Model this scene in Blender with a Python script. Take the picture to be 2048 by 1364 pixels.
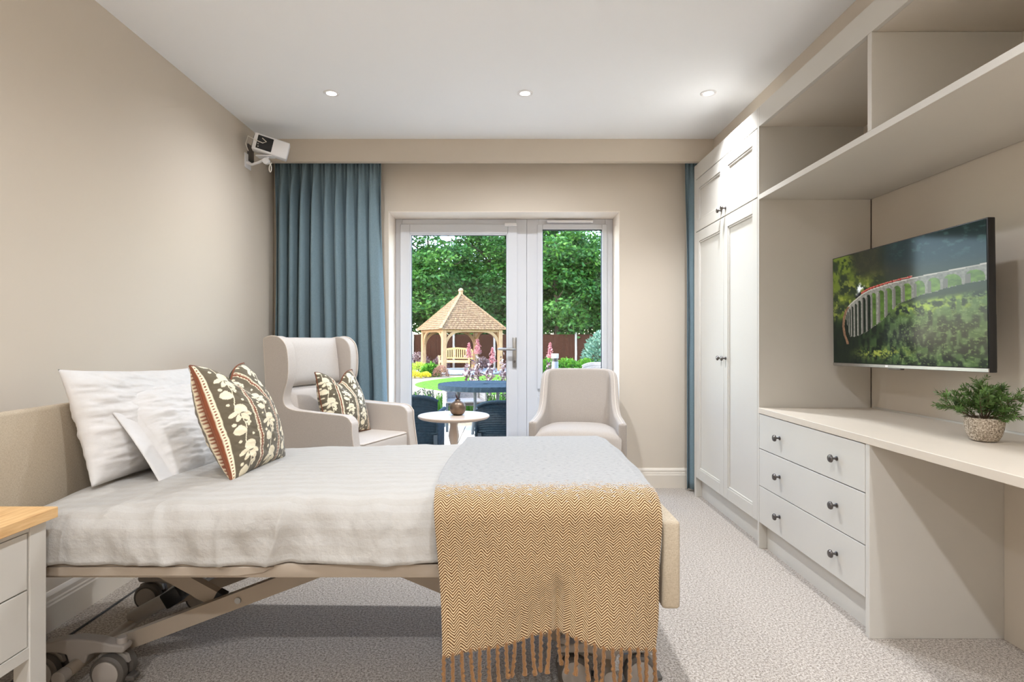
import bpy, bmesh, math, random
import numpy as np
from mathutils import Vector, Matrix, Euler

# ------------------------------------------------------------------ clean start
for o in list(bpy.data.objects):
    bpy.data.objects.remove(o, do_unlink=True)
SC = bpy.context.scene
C = SC.collection
R = math.radians
random.seed(7)
RNG = np.random.default_rng(7)

# ------------------------------------------------------------------ camera
cam_d = bpy.data.cameras.new('camera')
cam_d.sensor_width = 36.0
cam_d.lens = 36.0 * 1140.0 / 2048.0
cam_d.shift_x = 12.0 / 2048.0
cam_d.clip_start = 0.05
cam_d.clip_end = 400
cam = bpy.data.objects.new('camera', cam_d)
C.objects.link(cam)
cam.location = (0.0, 0.0, 1.12)
cam.rotation_euler = (R(90), 0, 0)
SC.camera = cam

# ------------------------------------------------------------------ world, sun, exposure
SKY_STRENGTH = 1.10
SUN_STRENGTH = 2.7
DOWNLIGHT_W = 62.0
EXPOSURE = 0.86
world = bpy.data.worlds.new('world')
SC.world = world
world.use_nodes = True
world.cycles.sampling_method = 'MANUAL'
world.cycles.sample_map_resolution = 512
wn = world.node_tree
wn.nodes.clear()
w_out = wn.nodes.new('ShaderNodeOutputWorld')
w_bg = wn.nodes.new('ShaderNodeBackground')
w_sky = wn.nodes.new('ShaderNodeTexSky')
w_sky.sky_type = 'NISHITA'
w_sky.sun_disc = False
w_sky.sun_elevation = R(46)
w_sky.sun_rotation = R(250)
w_bg.inputs['Strength'].default_value = SKY_STRENGTH
wn.links.new(w_sky.outputs[0], w_bg.inputs[0])
wn.links.new(w_bg.outputs[0], w_out.inputs[0])

sun_d = bpy.data.lights.new('sun', 'SUN')
sun_d.energy = SUN_STRENGTH
sun_d.angle = R(1.0)
sun_d.color = (1.0, 0.93, 0.82)
sun = bpy.data.objects.new('sun', sun_d)
C.objects.link(sun)
sun.rotation_euler = Vector((0.70, 0.20, -0.69)).to_track_quat('-Z', 'Y').to_euler()

SC.view_settings.view_transform = 'Standard'
SC.view_settings.look = 'None'
SC.view_settings.gamma = 1.0
SC.view_settings.exposure = EXPOSURE
SC.view_settings.use_curve_mapping = False
SC.cycles.max_bounces = 6
SC.cycles.diffuse_bounces = 5
SC.cycles.adaptive_threshold = 0.10
SC.cycles.light_sampling_threshold = 0.02
SC.cycles.glossy_bounces = 3
SC.cycles.transmission_bounces = 4
SC.cycles.transparent_max_bounces = 12
SC.cycles.caustics_reflective = False
SC.cycles.caustics_refractive = False

# ------------------------------------------------------------------ helpers
def lin(c):
    c = np.asarray(c, dtype=float) / 255.0
    return np.where(c <= 0.04045, c / 12.92, ((c + 0.055) / 1.055) ** 2.4)

def rgb(r, g, b):
    v = lin((r, g, b))
    return (float(v[0]), float(v[1]), float(v[2]), 1.0)

def _hash(ix, iy, seed):
    h = (ix.astype(np.int64) * 374761393 + iy.astype(np.int64) * 668265263 + seed * 982451653) & 0x7fffffff
    h = ((h ^ (h >> 13)) * 1274126177) & 0x7fffffff
    h = h ^ (h >> 16)
    return (h & 0xffff) / 65535.0

def vnoise(x, y, seed=0):
    x = np.asarray(x, dtype=float); y = np.asarray(y, dtype=float)
    ix = np.floor(x); iy = np.floor(y)
    fx = x - ix; fy = y - iy
    fx = fx * fx * (3 - 2 * fx); fy = fy * fy * (3 - 2 * fy)
    a = _hash(ix, iy, seed); b = _hash(ix + 1, iy, seed)
    c = _hash(ix, iy + 1, seed); d = _hash(ix + 1, iy + 1, seed)
    return (a * (1 - fx) + b * fx) * (1 - fy) + (c * (1 - fx) + d * fx) * fy

def fbm(x, y, seed=0, octv=4):
    s = 0; a = 0.5; t = 0
    for k in range(octv):
        s = s + a * vnoise(np.asarray(x) * 2 ** k, np.asarray(y) * 2 ** k, seed + 17 * k)
        t += a; a *= 0.5
    return s / t

def sstep(a, b, x):
    t = np.clip((np.asarray(x, dtype=float) - a) / (b - a), 0, 1)
    return t * t * (3 - 2 * t)

# ---------- materials
class NT:
    def __init__(self, name):
        self.m = bpy.data.materials.new(name)
        self.m.use_nodes = True
        self.t = self.m.node_tree
        self.b = self.t.nodes['Principled BSDF']
        self.out = self.t.nodes['Material Output']
    def n(self, kind, **kw):
        nd = self.t.nodes.new(kind)
        for k, v in kw.items():
            setattr(nd, k, v)
        return nd
    def l(self, a, b):
        self.t.links.new(a, b)
    def math(self, op, a, b=None, clamp=False):
        nd = self.n('ShaderNodeMath', operation=op)
        nd.use_clamp = clamp
        for i, v in enumerate((a, b)):
            if v is None:
                continue
            if isinstance(v, (int, float)):
                nd.inputs[i].default_value = v
            else:
                self.l(v, nd.inputs[i])
        return nd.outputs[0]
    def coord(self, kind='Object', scale=(1, 1, 1)):
        tc = self.n('ShaderNodeTexCoord')
        mp = self.n('ShaderNodeMapping')
        mp.inputs['Scale'].default_value = scale
        self.l(tc.outputs[kind], mp.inputs[0])
        return mp.outputs[0]
    def noise(self, vec, scale, detail=3, rough=0.5):
        nd = self.n('ShaderNodeTexNoise')
        nd.inputs['Scale'].default_value = scale
        nd.inputs['Detail'].default_value = detail
        nd.inputs['Roughness'].default_value = rough
        self.l(vec, nd.inputs['Vector'])
        return nd.outputs['Fac']
    def ramp(self, fac, stops):
        nd = self.n('ShaderNodeValToRGB')
        e = nd.color_ramp.elements
        while len(e) < len(stops):
            e.new(0.5)
        for i, (p, c) in enumerate(stops):
            e[i].position = p
            e[i].color = c
        self.l(fac, nd.inputs[0])
        return nd.outputs[0]
    def mix(self, fac, a, b, mode='MIX'):
        nd = self.n('ShaderNodeMix', data_type='RGBA', blend_type=mode)
        for sock, v in ((nd.inputs[0], fac), (nd.inputs[6], a), (nd.inputs[7], b)):
            if isinstance(v, (int, float)):
                sock.default_value = v
            elif isinstance(v, tuple):
                sock.default_value = v
            else:
                self.l(v, sock)
        return nd.outputs[2]
    def bump(self, h, strength=0.2, dist=0.01):
        nd = self.n('ShaderNodeBump')
        nd.inputs['Strength'].default_value = strength
        nd.inputs['Distance'].default_value = dist
        self.l(h, nd.inputs['Height'])
        self.l(nd.outputs[0], self.b.inputs['Normal'])

def setp(b, **kw):
    names = {'rough': 'Roughness', 'metal': 'Metallic', 'spec': 'Specular IOR Level', 'sheen': 'Sheen Weight',
             'coat': 'Coat Weight', 'coat_rough': 'Coat Roughness'}
    for k, v in kw.items():
        b.inputs[names[k]].default_value = v

def plain(name, c, rough=0.5, var=0.03, vscale=6.0, bump=0.0, bscale=200.0, **kw):
    """paint-like surface with slight noise variation in tone and fine relief"""
    t = NT(name)
    vec = t.coord('Object')
    nz = t.noise(vec, vscale, 3)
    c = np.array(c[:3])
    lo = tuple(c * (1 - var)) + (1,)
    hi = tuple(np.minimum(c * (1 + var), 1.0)) + (1,)
    t.l(t.ramp(nz, [(0.3, lo), (0.7, hi)]), t.b.inputs['Base Color'])
    if bump > 0:
        t.bump(t.noise(vec, bscale, 2), bump, 0.002)
    setp(t.b, rough=rough, **kw)
    return t.m

def fabric(name, c1, c2, scale=900.0, rough=0.9, sheen=0.15, bump=0.3, stretch=6.0, var=None):
    """woven upholstery: two crossed thread noises"""
    t = NT(name)
    a = t.noise(t.coord('Object', (1, 1, stretch)), scale / stretch, 2)
    b = t.noise(t.coord('Object', (stretch, stretch, 1)), scale / stretch, 2)
    f = t.math('MULTIPLY', t.math('ADD', a, b), 0.5)
    col = t.ramp(f, [(0.36, c1), (0.64, c2)])
    if var:
        big = t.noise(t.coord('Object'), 5, 3)
        col = t.mix(t.ramp(big, [(0.4, (0, 0, 0, 1)), (0.7, (1, 1, 1, 1))]), col, var)
    t.l(col, t.b.inputs['Base Color'])
    t.bump(f, bump, 0.002)
    setp(t.b, rough=rough, sheen=sheen, spec=0.2)
    return t.m

M = {}
M['wall'] = plain('wall_paint', rgb(211, 199, 183), 0.85, 0.015, 1.2, 0.06, 260)
M['wall_back'] = M['wall']
M['ceiling'] = plain('ceiling_paint', rgb(248, 249, 250), 0.9, 0.008, 1.0, 0.03, 200)
M['white_trim'] = plain('white_trim_paint', rgb(224, 214, 200), 0.45, 0.01)
M['reveal'] = plain('reveal_paint', rgb(238, 226, 212), 0.7, 0.01)
M['furniture'] = plain('putty_lacquer', rgb(202, 197, 188), 0.42, 0.012, 3.0, 0.02, 400)
M['worktop'] = plain('putty_worktop', rgb(206, 194, 178), 0.4, 0.012, 3.0, 0.02, 400)
M['furniture_in'] = plain('putty_board', rgb(210, 200, 186), 0.5, 0.015, 3.0, 0.02, 400)
M['upvc'] = plain('white_upvc', rgb(214, 215, 219), 0.3, 0.005)
M['gasket'] = plain('black_gasket', rgb(25, 26, 28), 0.6)
M['pewter'] = plain('pewter_metal', rgb(105, 100, 98), 0.3, 0.05, 40, metal=0.9)
M['steel'] = plain('brushed_steel', rgb(170, 168, 165), 0.28, 0.04, 60, metal=0.95)
M['chrome'] = plain('chrome_tube', rgb(205, 208, 212), 0.12, 0.02, 20, metal=1.0)
M['black_plastic'] = plain('black_plastic', rgb(18, 18, 20), 0.4)
M['grey_plastic'] = plain('grey_castor_plastic', rgb(158, 150, 142), 0.42)
M['dark_rubber'] = plain('grey_tyre_rubber', rgb(88, 82, 76), 0.6)
M['bed_metal'] = plain('taupe_bed_paint', rgb(160, 146, 130), 0.4, 0.02)
M['white_plastic'] = plain('white_plastic', rgb(238, 236, 236), 0.35, 0.01)
M['cable_white'] = plain('white_cable', rgb(228, 222, 212), 0.5)
M['cable_dark'] = plain('dark_cable', rgb(70, 68, 66), 0.5)
M['linen'] = None
M['chair_fab'] = fabric('greige_upholstery', rgb(188, 177, 167), rgb(214, 205, 196), 1500, 0.92, 0.2, 0.25)
M['tub_fab'] = fabric('stone_upholstery', rgb(158, 148, 138), rgb(184, 174, 165), 1600, 0.92, 0.2, 0.2)
M['piping'] = plain('upholstery_piping', rgb(214, 202, 190), 0.9, 0.04, 60)
M['board_fab'] = fabric('oatmeal_board_fabric', rgb(166, 150, 128), rgb(196, 182, 160), 1300, 0.95, 0.15, 0.4, 9)
M['curtain'] = fabric('teal_curtain_weave', rgb(88, 109, 118), rgb(138, 158, 166), 1600, 0.95, 0.15, 0.3, 7)
M['rust'] = plain('rust_piping', rgb(120, 70, 46), 0.85, 0.06, 80)
M['table_paint'] = plain('taupe_table_paint', rgb(206, 186, 168), 0.4, 0.012)
M['bronze'] = plain('bronze_vase', rgb(126, 106, 90), 0.36, 0.22, 25, metal=0.75)
M['dark_twig'] = plain('dark_dried_stems', rgb(70, 45, 48), 0.8)

def carpet_mat():
    t = NT('beige_carpet')
    v = t.coord('Object')
    a = t.noise(v, 125, 3, 0.75)
    b = t.noise(v, 400, 1, 0.5)
    f = t.math('ADD', t.math('MULTIPLY', a, 0.6), t.math('MULTIPLY', b, 0.4))
    col = t.ramp(f, [(0.40, rgb(100, 88, 77)), (0.49, rgb(168, 157, 145)), (0.60, rgb(214, 205, 195))])
    big = t.noise(v, 2.2, 3)
    col = t.mix(t.math('MULTIPLY', big, 0.12), col, rgb(150, 140, 132))
    t.l(col, t.b.inputs['Base Color'])
    t.bump(f, 0.5, 0.004)
    setp(t.b, rough=1.0, spec=0.1, sheen=0.25)
    return t.m
M['carpet'] = carpet_mat()

def linen_mat():
    """white cotton with a woven satin stripe running the length of the bed"""
    t = NT('white_stripe_cotton')
    tc = t.n('ShaderNodeUVMap')
    sp = t.n('ShaderNodeSeparateXYZ')
    t.l(tc.outputs[0], sp.inputs[0])
    w = t.math('FRACT', t.math('MULTIPLY', sp.outputs[1], 1.0 / 0.05))
    st = t.math('GREATER_THAN', w, 0.5)
    col = t.mix(st, rgb(177, 173, 167), rgb(173, 168, 161))
    t.l(col, t.b.inputs['Base Color'])
    r = t.math('ADD', t.math('MULTIPLY', st, -0.12), 0.85)
    t.l(r, t.b.inputs['Roughness'])
    nz = t.noise(t.coord('Object', (1, 1, 1)), 26, 4, 0.55)
    t.bump(nz, 0.40, 0.014)
    setp(t.b, sheen=0.15, spec=0.25)
    return t.m
M['linen'] = linen_mat()

def cotton_mat():
    t = NT('white_pillow_cotton')
    v = t.coord('Object', (1, 1, 1.6))
    nz = t.noise(v, 14, 4, 0.55)
    t.l(t.ramp(nz, [(0.3, rgb(208, 204, 200)), (0.7, rgb(214, 210, 207))]), t.b.inputs['Base Color'])
    t.bump(nz, 0.18, 0.012)
    setp(t.b, rough=0.85, sheen=0.15, spec=0.2)
    return t.m
M['cotton'] = cotton_mat()

def throw_mat():
    """herringbone wool: honey brown on the hanging end, pale grey marl towards the middle"""
    t = NT('herringbone_wool')
    uv = t.n('ShaderNodeUVMap')
    nz = t.n('ShaderNodeTexNoise'); nz.inputs['Scale'].default_value = 30; nz.inputs['Detail'].default_value = 3
    t.l(uv.outputs[0], nz.inputs['Vector'])
    sp = t.n('ShaderNodeSeparateXYZ'); t.l(uv.outputs[0], sp.inputs[0])
    nzc = t.math('MULTIPLY', t.math('SUBTRACT', nz.outputs['Fac'], 0.5), 0.007)
    u = t.math('ADD', sp.outputs[0], nzc)
    v = t.math('ADD', sp.outputs[1], nzc)
    fr = t.math('FRACT', t.math('MULTIPLY', u, 1 / 0.036))
    zig = t.math('MULTIPLY', t.math('ABSOLUTE', t.math('SUBTRACT', fr, 0.5)), 0.034)
    ph = t.math('MULTIPLY', t.math('ADD', v, zig), 2 * math.pi / 0.0078)
    st = t.math('ADD', t.math('MULTIPLY', t.math('SINE', ph), 0.5), 0.5)
    fine = t.n('ShaderNodeTexNoise'); fine.inputs['Scale'].default_value = 330; fine.inputs['Detail'].default_value = 2
    t.l(uv.outputs[0], fine.inputs['Vector'])
    st2 = t.math('ADD', t.math('MULTIPLY', st, 0.7), t.math('MULTIPLY', fine.outputs['Fac'], 0.45))
    brown = t.ramp(st2, [(0.28, rgb(88, 56, 28)), (0.50, rgb(148, 112, 70)), (0.80, rgb(212, 188, 150))])
    # speckled marl
    ms = t.n('ShaderNodeTexNoise'); ms.inputs['Scale'].default_value = 120; ms.inputs['Detail'].default_value = 4
    mp = t.n('ShaderNodeMapping'); mp.inputs['Scale'].default_value = (0.5, 1.4, 1); t.l(uv.outputs[0], mp.inputs[0])
    t.l(mp.outputs[0], ms.inputs['Vector'])
    grey = t.ramp(ms.outputs['Fac'], [(0.26, rgb(102, 102, 105)), (0.40, rgb(152, 151, 150)), (0.7, rgb(165, 164, 162))])
    # dye line with ragged edge (v = metres up from the hem)
    rag = t.math('MULTIPLY', t.math('SUBTRACT', ms.outputs['Fac'], 0.5), 0.30)
    fac = t.math('MULTIPLY', t.math('SUBTRACT', t.math('ADD', v, rag), 0.452), 1 / 0.035, clamp=True)
    col = t.mix(fac, brown, grey)
    t.l(col, t.b.inputs['Base Color'])
    hgt = t.math('ADD', t.math('MULTIPLY', st, t.math('SUBTRACT', 1.0, t.math('MULTIPLY', fac, 0.8))), t.math('MULTIPLY', fine.outputs['Fac'], 0.5))
    t.bump(hgt, 0.5, 0.004)
    setp(t.b, rough=0.95, sheen=0.35, spec=0.1)
    return t.m
M['throw'] = throw_mat()
M['tassel'] = fabric('twisted_wool_fringe', rgb(100, 64, 32), rgb(158, 116, 70), 1400, 0.95, 0.3, 0.6, 3)

def oak_mat(name, c1, c2, c3, sc=(3, 30, 30), rough=0.45, spec=0.5):
    t = NT(name)
    v = t.coord('Object', sc)
    a = t.noise(v, 3.0, 6, 0.62)
    col = t.ramp(a, [(0.3, c1), (0.5, c2), (0.72, c3)])
    t.l(col, t.b.inputs['Base Color'])
    t.bump(a, 0.1, 0.002)
    setp(t.b, rough=rough, spec=spec)
    return t.m
M['oak'] = oak_mat('oak_top', rgb(196, 150, 98), rgb(214, 172, 118), rgb(228, 190, 138), (30, 3, 30))

def color_attr_mat(name, rough=0.85, bump=0.25, bscale=900, emit=0.0, sheen=0.2):
    t = NT(name)
    at = t.n('ShaderNodeVertexColor'); at.layer_name = 'print'
    t.l(at.outputs[0], t.b.inputs['Base Color'])
    if bump:
        t.bump(t.noise(t.coord('Object'), bscale, 2), bump, 0.001)
    setp(t.b, rough=rough, sheen=sheen, spec=0.2)
    return t.m
M['print'] = color_attr_mat('block_print_cotton')

def screen_mat():
    t = NT('lit_tv_screen')
    at = t.n('ShaderNodeVertexColor'); at.layer_name = 'print'
    t.l(at.outputs[0], t.b.inputs['Emission Color'])
    t.b.inputs['Emission Strength'].default_value = 0.56
    t.b.inputs['Base Color'].default_value = (0.01, 0.01, 0.012, 1)
    setp(t.b, rough=0.08, spec=0.1)
    return t.m
M['screen'] = screen_mat()

def glass_mat():
    t = NT('window_glass')
    t.t.nodes.remove(t.b)
    tr = t.n('ShaderNodeBsdfTransparent'); tr.inputs[0].default_value = (0.97, 0.985, 0.975, 1)
    gl = t.n('ShaderNodeBsdfGlossy'); gl.inputs['Roughness'].default_value = 0.02
    mx = t.n('ShaderNodeMixShader'); mx.inputs[0].default_value = 0.018
    t.l(tr.outputs[0], mx.inputs[1]); t.l(gl.outputs[0], mx.inputs[2]); t.l(mx.outputs[0], t.out.inputs[0])
    return t.m
M['glass'] = glass_mat()

def emit_mat(name, col, s):
    t = NT(name)
    t.b.inputs['Base Color'].default_value = (0.8, 0.8, 0.8, 1)
    t.b.inputs['Emission Color'].default_value = col
    t.b.inputs['Emission Strength'].default_value = s
    return t.m
M['lamp_lens'] = emit_mat('downlight_lens', (1.0, 0.95, 0.88, 1), 6.0)

# ---------- mesh builder
class MB:
    def __init__(self):
        self.v = []; self.f = []; self.uv = None; self.col = None
    def add(self, verts, faces):
        o = len(self.v)
        self.v.extend([tuple(p) for p in verts])
        self.f.extend([tuple(i + o for i in f) for f in faces])
        return self
    def box(self, x0, x1, y0, y1, z0, z1):
        x0, x1 = min(x0, x1), max(x0, x1); y0, y1 = min(y0, y1), max(y0, y1); z0, z1 = min(z0, z1), max(z0, z1)
        v = [(x0, y0, z0), (x1, y0, z0), (x1, y1, z0), (x0, y1, z0), (x0, y0, z1), (x1, y0, z1), (x1, y1, z1), (x0, y1, z1)]
        f = [(0, 3, 2, 1), (4, 5, 6, 7), (0, 1, 5, 4), (1, 2, 6, 5), (2, 3, 7, 6), (3, 0, 4, 7)]
        return self.add(v, f)
    def rbox(self, x0, x1, y0, y1, z0, z1, r=0.01, seg=2, mat=None):
        bm = bmesh.new()
        bmesh.ops.create_cube(bm, size=1.0)
        for q in bm.verts:
            q.co = Vector(((x0 + x1) / 2 + q.co.x * abs(x1 - x0), (y0 + y1) / 2 + q.co.y * abs(y1 - y0), (z0 + z1) / 2 + q.co.z * abs(z1 - z0)))
        bmesh.ops.bevel(bm, geom=bm.edges[:] + bm.verts[:], offset=r, segments=seg, profile=0.5, affect='EDGES')
        bm.verts.ensure_lookup_table()
        vv = [tuple((mat @ q.co) if mat else q.co) for q in bm.verts]
        ff = [tuple(q.index for q in fc.verts) for fc in bm.faces]
        bm.free()
        return self.add(vv, ff)
    def tube(self, pts, r, seg=10, cap=True):
        pts = [Vector(p) for p in pts]
        n = len(pts)
        rr = r if isinstance(r, (list, tuple)) else [r] * n
        v = []; f = []
        up = None
        for i, p in enumerate(pts):
            d = (pts[min(i + 1, n - 1)] - pts[max(i - 1, 0)]).normalized()
            if up is None:
                up = Vector((0, 0, 1)) if abs(d.z) < 0.9 else Vector((1, 0, 0))
            a = d.cross(up).normalized(); b = a.cross(d).normalized(); up = b
            for k in range(seg):
                t = 2 * math.pi * k / seg
                v.append(p + a * (rr[i] * math.cos(t)) + b * (rr[i] * math.sin(t)))
        for i in range(n - 1):
            for k in range(seg):
                k2 = (k + 1) % seg
                f.append((i * seg + k, i * seg + k2, (i + 1) * seg + k2, (i + 1) * seg + k))
        if cap:
            f.append(tuple(range(seg))[::-1]); f.append(tuple((n - 1) * seg + k for k in range(seg)))
        return self.add(v, f)
    def lathe(self, prof, c=(0, 0, 0), seg=32, axis='Z', cap=True):
        v = []; f = []
        for (r, h) in prof:
            for k in range(seg):
                t = 2 * math.pi * k / seg
                a, b = r * math.cos(t), r * math.sin(t)
                if axis == 'Z': p = (a, b, h)
                elif axis == 'X': p = (h, a, b)
                else: p = (b, h, a)
                v.append((c[0] + p[0], c[1] + p[1], c[2] + p[2]))
        n = len(prof)
        for i in range(n - 1):
            for k in range(seg):
                k2 = (k + 1) % seg
                f.append((i * seg + k, i * seg + k2, (i + 1) * seg + k2, (i + 1) * seg + k))
        if cap:
            f.append(tuple(range(seg))[::-1]); f.append(tuple((n - 1) * seg + k for k in range(seg)))
        return self.add(v, f)
    def grid(self, P):
        """P: array (n, m, 3)"""
        n, m = P.shape[:2]
        v = P.reshape(-1, 3).tolist()
        f = [(i * m + j, i * m + j + 1, (i + 1) * m + j + 1, (i + 1) * m + j) for i in range(n - 1) for j in range(m - 1)]
        return self.add(v, f)
    def prism(self, prof, a, b, axis='X'):
        """closed 2D profile extruded from a to b along an axis"""
        n = len(prof)
        def p3(q, h):
            if axis == 'X': return (h, q[0], q[1])
            if axis == 'Y': return (q[0], h, q[1])
            return (q[0], q[1], h)
        v = [p3(q, a) for q in prof] + [p3(q, b) for q in prof]
        f = [tuple(range(n))[::-1], tuple(range(n, 2 * n))]
        for i in range(n):
            j = (i + 1) % n
            f.append((i, j, n + j, n + i))
        return self.add(v, f)
    def bar(self, p, q, w, h, up=(0, 0, 1)):
        p = Vector(p); q = Vector(q); d = (q - p).normalized(); up = Vector(up)
        s = d.cross(up).normalized(); u = s.cross(d).normalized()
        v = []
        for e in (p, q):
            for (i, j) in ((-1, -1), (1, -1), (1, 1), (-1, 1)):
                v.append(e + s * (i * w / 2) + u * (j * h / 2))
        return self.add(v, [(0, 1, 2, 3)[::-1], (4, 5, 6, 7), (0, 1, 5, 4), (1, 2, 6, 5), (2, 3, 7, 6), (3, 0, 4, 7)])
    def build(self, name, mat, parent=None, world=True, smooth=35, recalc=True):
        me = bpy.data.meshes.new(name)
        off = Vector((0, 0, 0))
        if parent is not None and world:
            off = root_loc(parent)
        V = np.asarray([tuple(p) for p in self.v], dtype=float)
        if off.length > 0:
            V = V - np.array(off)
        me.from_pydata(V.tolist(), [], self.f)
        if recalc:
            bm = bmesh.new(); bm.from_mesh(me); bmesh.ops.recalc_face_normals(bm, faces=bm.faces[:]); bm.to_mesh(me); bm.free()
        if smooth:
            me.shade_smooth()
            me.set_sharp_from_angle(angle=R(smooth))
        me.update()
        if mat is not None:
            me.materials.append(mat)
        o = bpy.data.objects.new(name, me)
        C.objects.link(o)
        if parent is not None:
            o.parent = parent
        return o

def root_loc(o):
    v = Vector((0, 0, 0))
    while o is not None:
        v = v + Vector(o.location)
        o = o.parent
    return v

def tag(o, label=None, cat=None, group=None, kind=None):
    if label: o['label'] = label
    if cat: o['category'] = cat
    if group: o['group'] = group
    if kind: o['kind'] = kind
    return o

def thing(name, label, cat, loc, rz=0.0, group=None):
    o = bpy.data.objects.new(name, None)
    o.empty_display_size = 0.1
    C.objects.link(o)
    o.location = loc
    o.rotation_euler = (0, 0, rz)
    return tag(o, label, cat, group)

def bevel(o, w=0.004, seg=2, angle=40):
    m = o.modifiers.new('bevel', 'BEVEL'); m.width = w; m.segments = seg; m.limit_method = 'ANGLE'; m.angle_limit = R(angle)
    return o

def copy_tree(o, parent=None):
    c = o.copy(); C.objects.link(c)
    if parent is not None: c.parent = parent
    for ch in list(o.children):
        copy_tree(ch, c)
    return c

def set_uv(o, uvs):
    me = o.data
    lay = me.uv_layers.new(name='UVMap')
    idx = np.zeros(len(me.loops), dtype=np.int32)
    me.loops.foreach_get('vertex_index', idx)
    lay.data.foreach_set('uv', np.asarray(uvs, dtype=np.float32)[idx].ravel())

def set_col(o, cols):
    me = o.data
    at = me.color_attributes.new('print', 'FLOAT_COLOR', 'POINT')
    c = np.ones((len(me.vertices), 4), dtype=np.float32)
    c[:, :3] = cols
    at.data.foreach_set('color', c.ravel())

def struct(o):
    o['kind'] = 'structure'
    return o

# ================================================================== ROOM SHELL
H = 2.59            # ceiling height
XL, XR = -1.774, 1.985
YB, YF = 4.358, -1.6   # window wall / wall behind the camera
OX0, OX1, OZ = -0.898, 0.868, 2.11   # door + window opening
YO = 4.80           # outside face of the window wall

struct(MB().box(XL - 0.1, XR + 0.1, YF - 0.1, YO, -0.1, 0.0).build('floor', M['carpet'], smooth=0))
struct(MB().box(XL - 0.1, XR + 0.1, YF - 0.1, YO, H, H + 0.12).build('ceiling', M['ceiling'], smooth=0))
struct(MB().box(XL - 0.12, XL, YF, YO, 0, H).build('wall_left', M['wall'], smooth=0))
struct(MB().box(XR, XR + 0.12, YF, YO, 0, H).build('wall_right', M['wall'], smooth=0))
struct(MB().box(XL, XR, YF - 0.12, YF, 0, H).build('wall_front', M['wall'], smooth=0))
b = MB()
b.box(XL, OX0, YB, YO, 0, H).box(OX1, XR, YB, YO, 0, H).box(OX0, OX1, YB, YO, OZ, H)
wb = struct(b.build('wall_back', M['wall'], smooth=0))
# pale painted lining of the opening
b = MB().box(OX0, OX0 + 0.004, YB - 0.002, 4.61, 0, OZ).box(OX1 - 0.004, OX1, YB - 0.002, 4.61, 0, OZ).box(OX0, OX1, YB - 0.002, 4.61, OZ - 0.004, OZ)
struct(b.build('trim_1', M['reveal'], smooth=0))
# soffit above the fitted furniture
struct(MB().box(1.51, XR, YF, 4.146, 2.386, H).build('wall_soffit', M['wall'], smooth=0))
# pelmet board hiding the curtain track
struct(bevel(MB().box(XL, 1.51, 4.146, 4.166, 2.425, H).box(XL, 1.51, 4.166, 4.19, 2.425, 2.437).build('trim_2', M['wall'], smooth=0), 0.002))

def skirting(name, p, q, nrm):
    """moulded skirting from p to q, profile growing along nrm"""
    prof = [(0, 0), (0.018, 0), (0.018, 0.098), (0.015, 0.104), (0.015, 0.112), (0.012, 0.118), (0.012, 0.134), (0.008, 0.142), (0.004, 0.148), (0, 0.15)]
    v = []; n = len(prof)
    for e in (p, q):
        for (t, z) in prof:
            v.append((e[0] + nrm[0] * t, e[1] + nrm[1] * t, z))
    f = [tuple(range(n))[::-1], tuple(range(n, 2 * n))] + [(i, (i + 1) % n, n + (i + 1) % n, n + i) for i in range(n)]
    return struct(MB().add(v, f).build(name, M['white_trim'], smooth=20))
skirting('baseboard_left', (XL, YF), (XL, YB), (1, 0))
skirting('baseboard_back', (OX1, YB), (XR, YB), (0, -1))
skirting('baseboard_corner', (XL, YB), (OX0, YB), (0, -1))

# ------------------------------------------------------------------ door and window (uPVC)
YD = 4.61   # inner face of frame
def ring4(b, x0, x1, z0, z1, wl, wr_, wt, wb_, y0, y1):
    b.box(x0, x0 + wl, y0, y1, z0, z1); b.box(x1 - wr_, x1, y0, y1, z0, z1)
    b.box(x0 + wl, x1 - wr_, y0, y1, z1 - wt, z1); b.box(x0 + wl, x1 - wr_, y0, y1, z0, z0 + wb_)
    return b
def ring(b, x0, x1, z0, z1, w, y0, y1, wb_=None):
    wb_ = w if wb_ is None else wb_
    b.box(x0, x0 + w, y0, y1, z0, z1); b.box(x1 - w, x1, y0, y1, z0, z1)
    b.box(x0 + w, x1 - w, y0, y1, z1 - w, z1); b.box(x0 + w, x1 - w, y0, y1, z0, z0 + wb_)
    return b
EX0, EX1, EZ = OX0 + 0.004, OX1 - 0.004, OZ - 0.004
door = struct(bevel(ring4(MB(), EX0, 0.167, 0.0, EZ, 0.056, 0.092, 0.062, 0.05, YD, YD + 0.07).build('door_1', M['upvc'], smooth=0), 0.004))
leaf = bevel(ring(MB(), -0.853, 0.092, 0.035, 2.062, 0.078, YD - 0.018, YD + 0.055, 0.16).build('door_leaf', M['upvc'], door, smooth=0), 0.005)
bevel(ring(MB(), -0.778, 0.0175, 0.19, 1.988, 0.014, YD - 0.010, YD + 0.02).build('glazing_bead', M['upvc'], leaf, smooth=0), 0.003)
ring(MB(), -0.7655, 0.0045, 0.202, 1.9755, 0.004, YD - 0.004, YD + 0.016).build('gasket', M['gasket'], leaf, smooth=0)
MB().box(-0.764, 0.003, YD + 0.016, YD + 0.022, 0.204, 1.974).build('pane', M['glass'], leaf, smooth=0)
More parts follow.
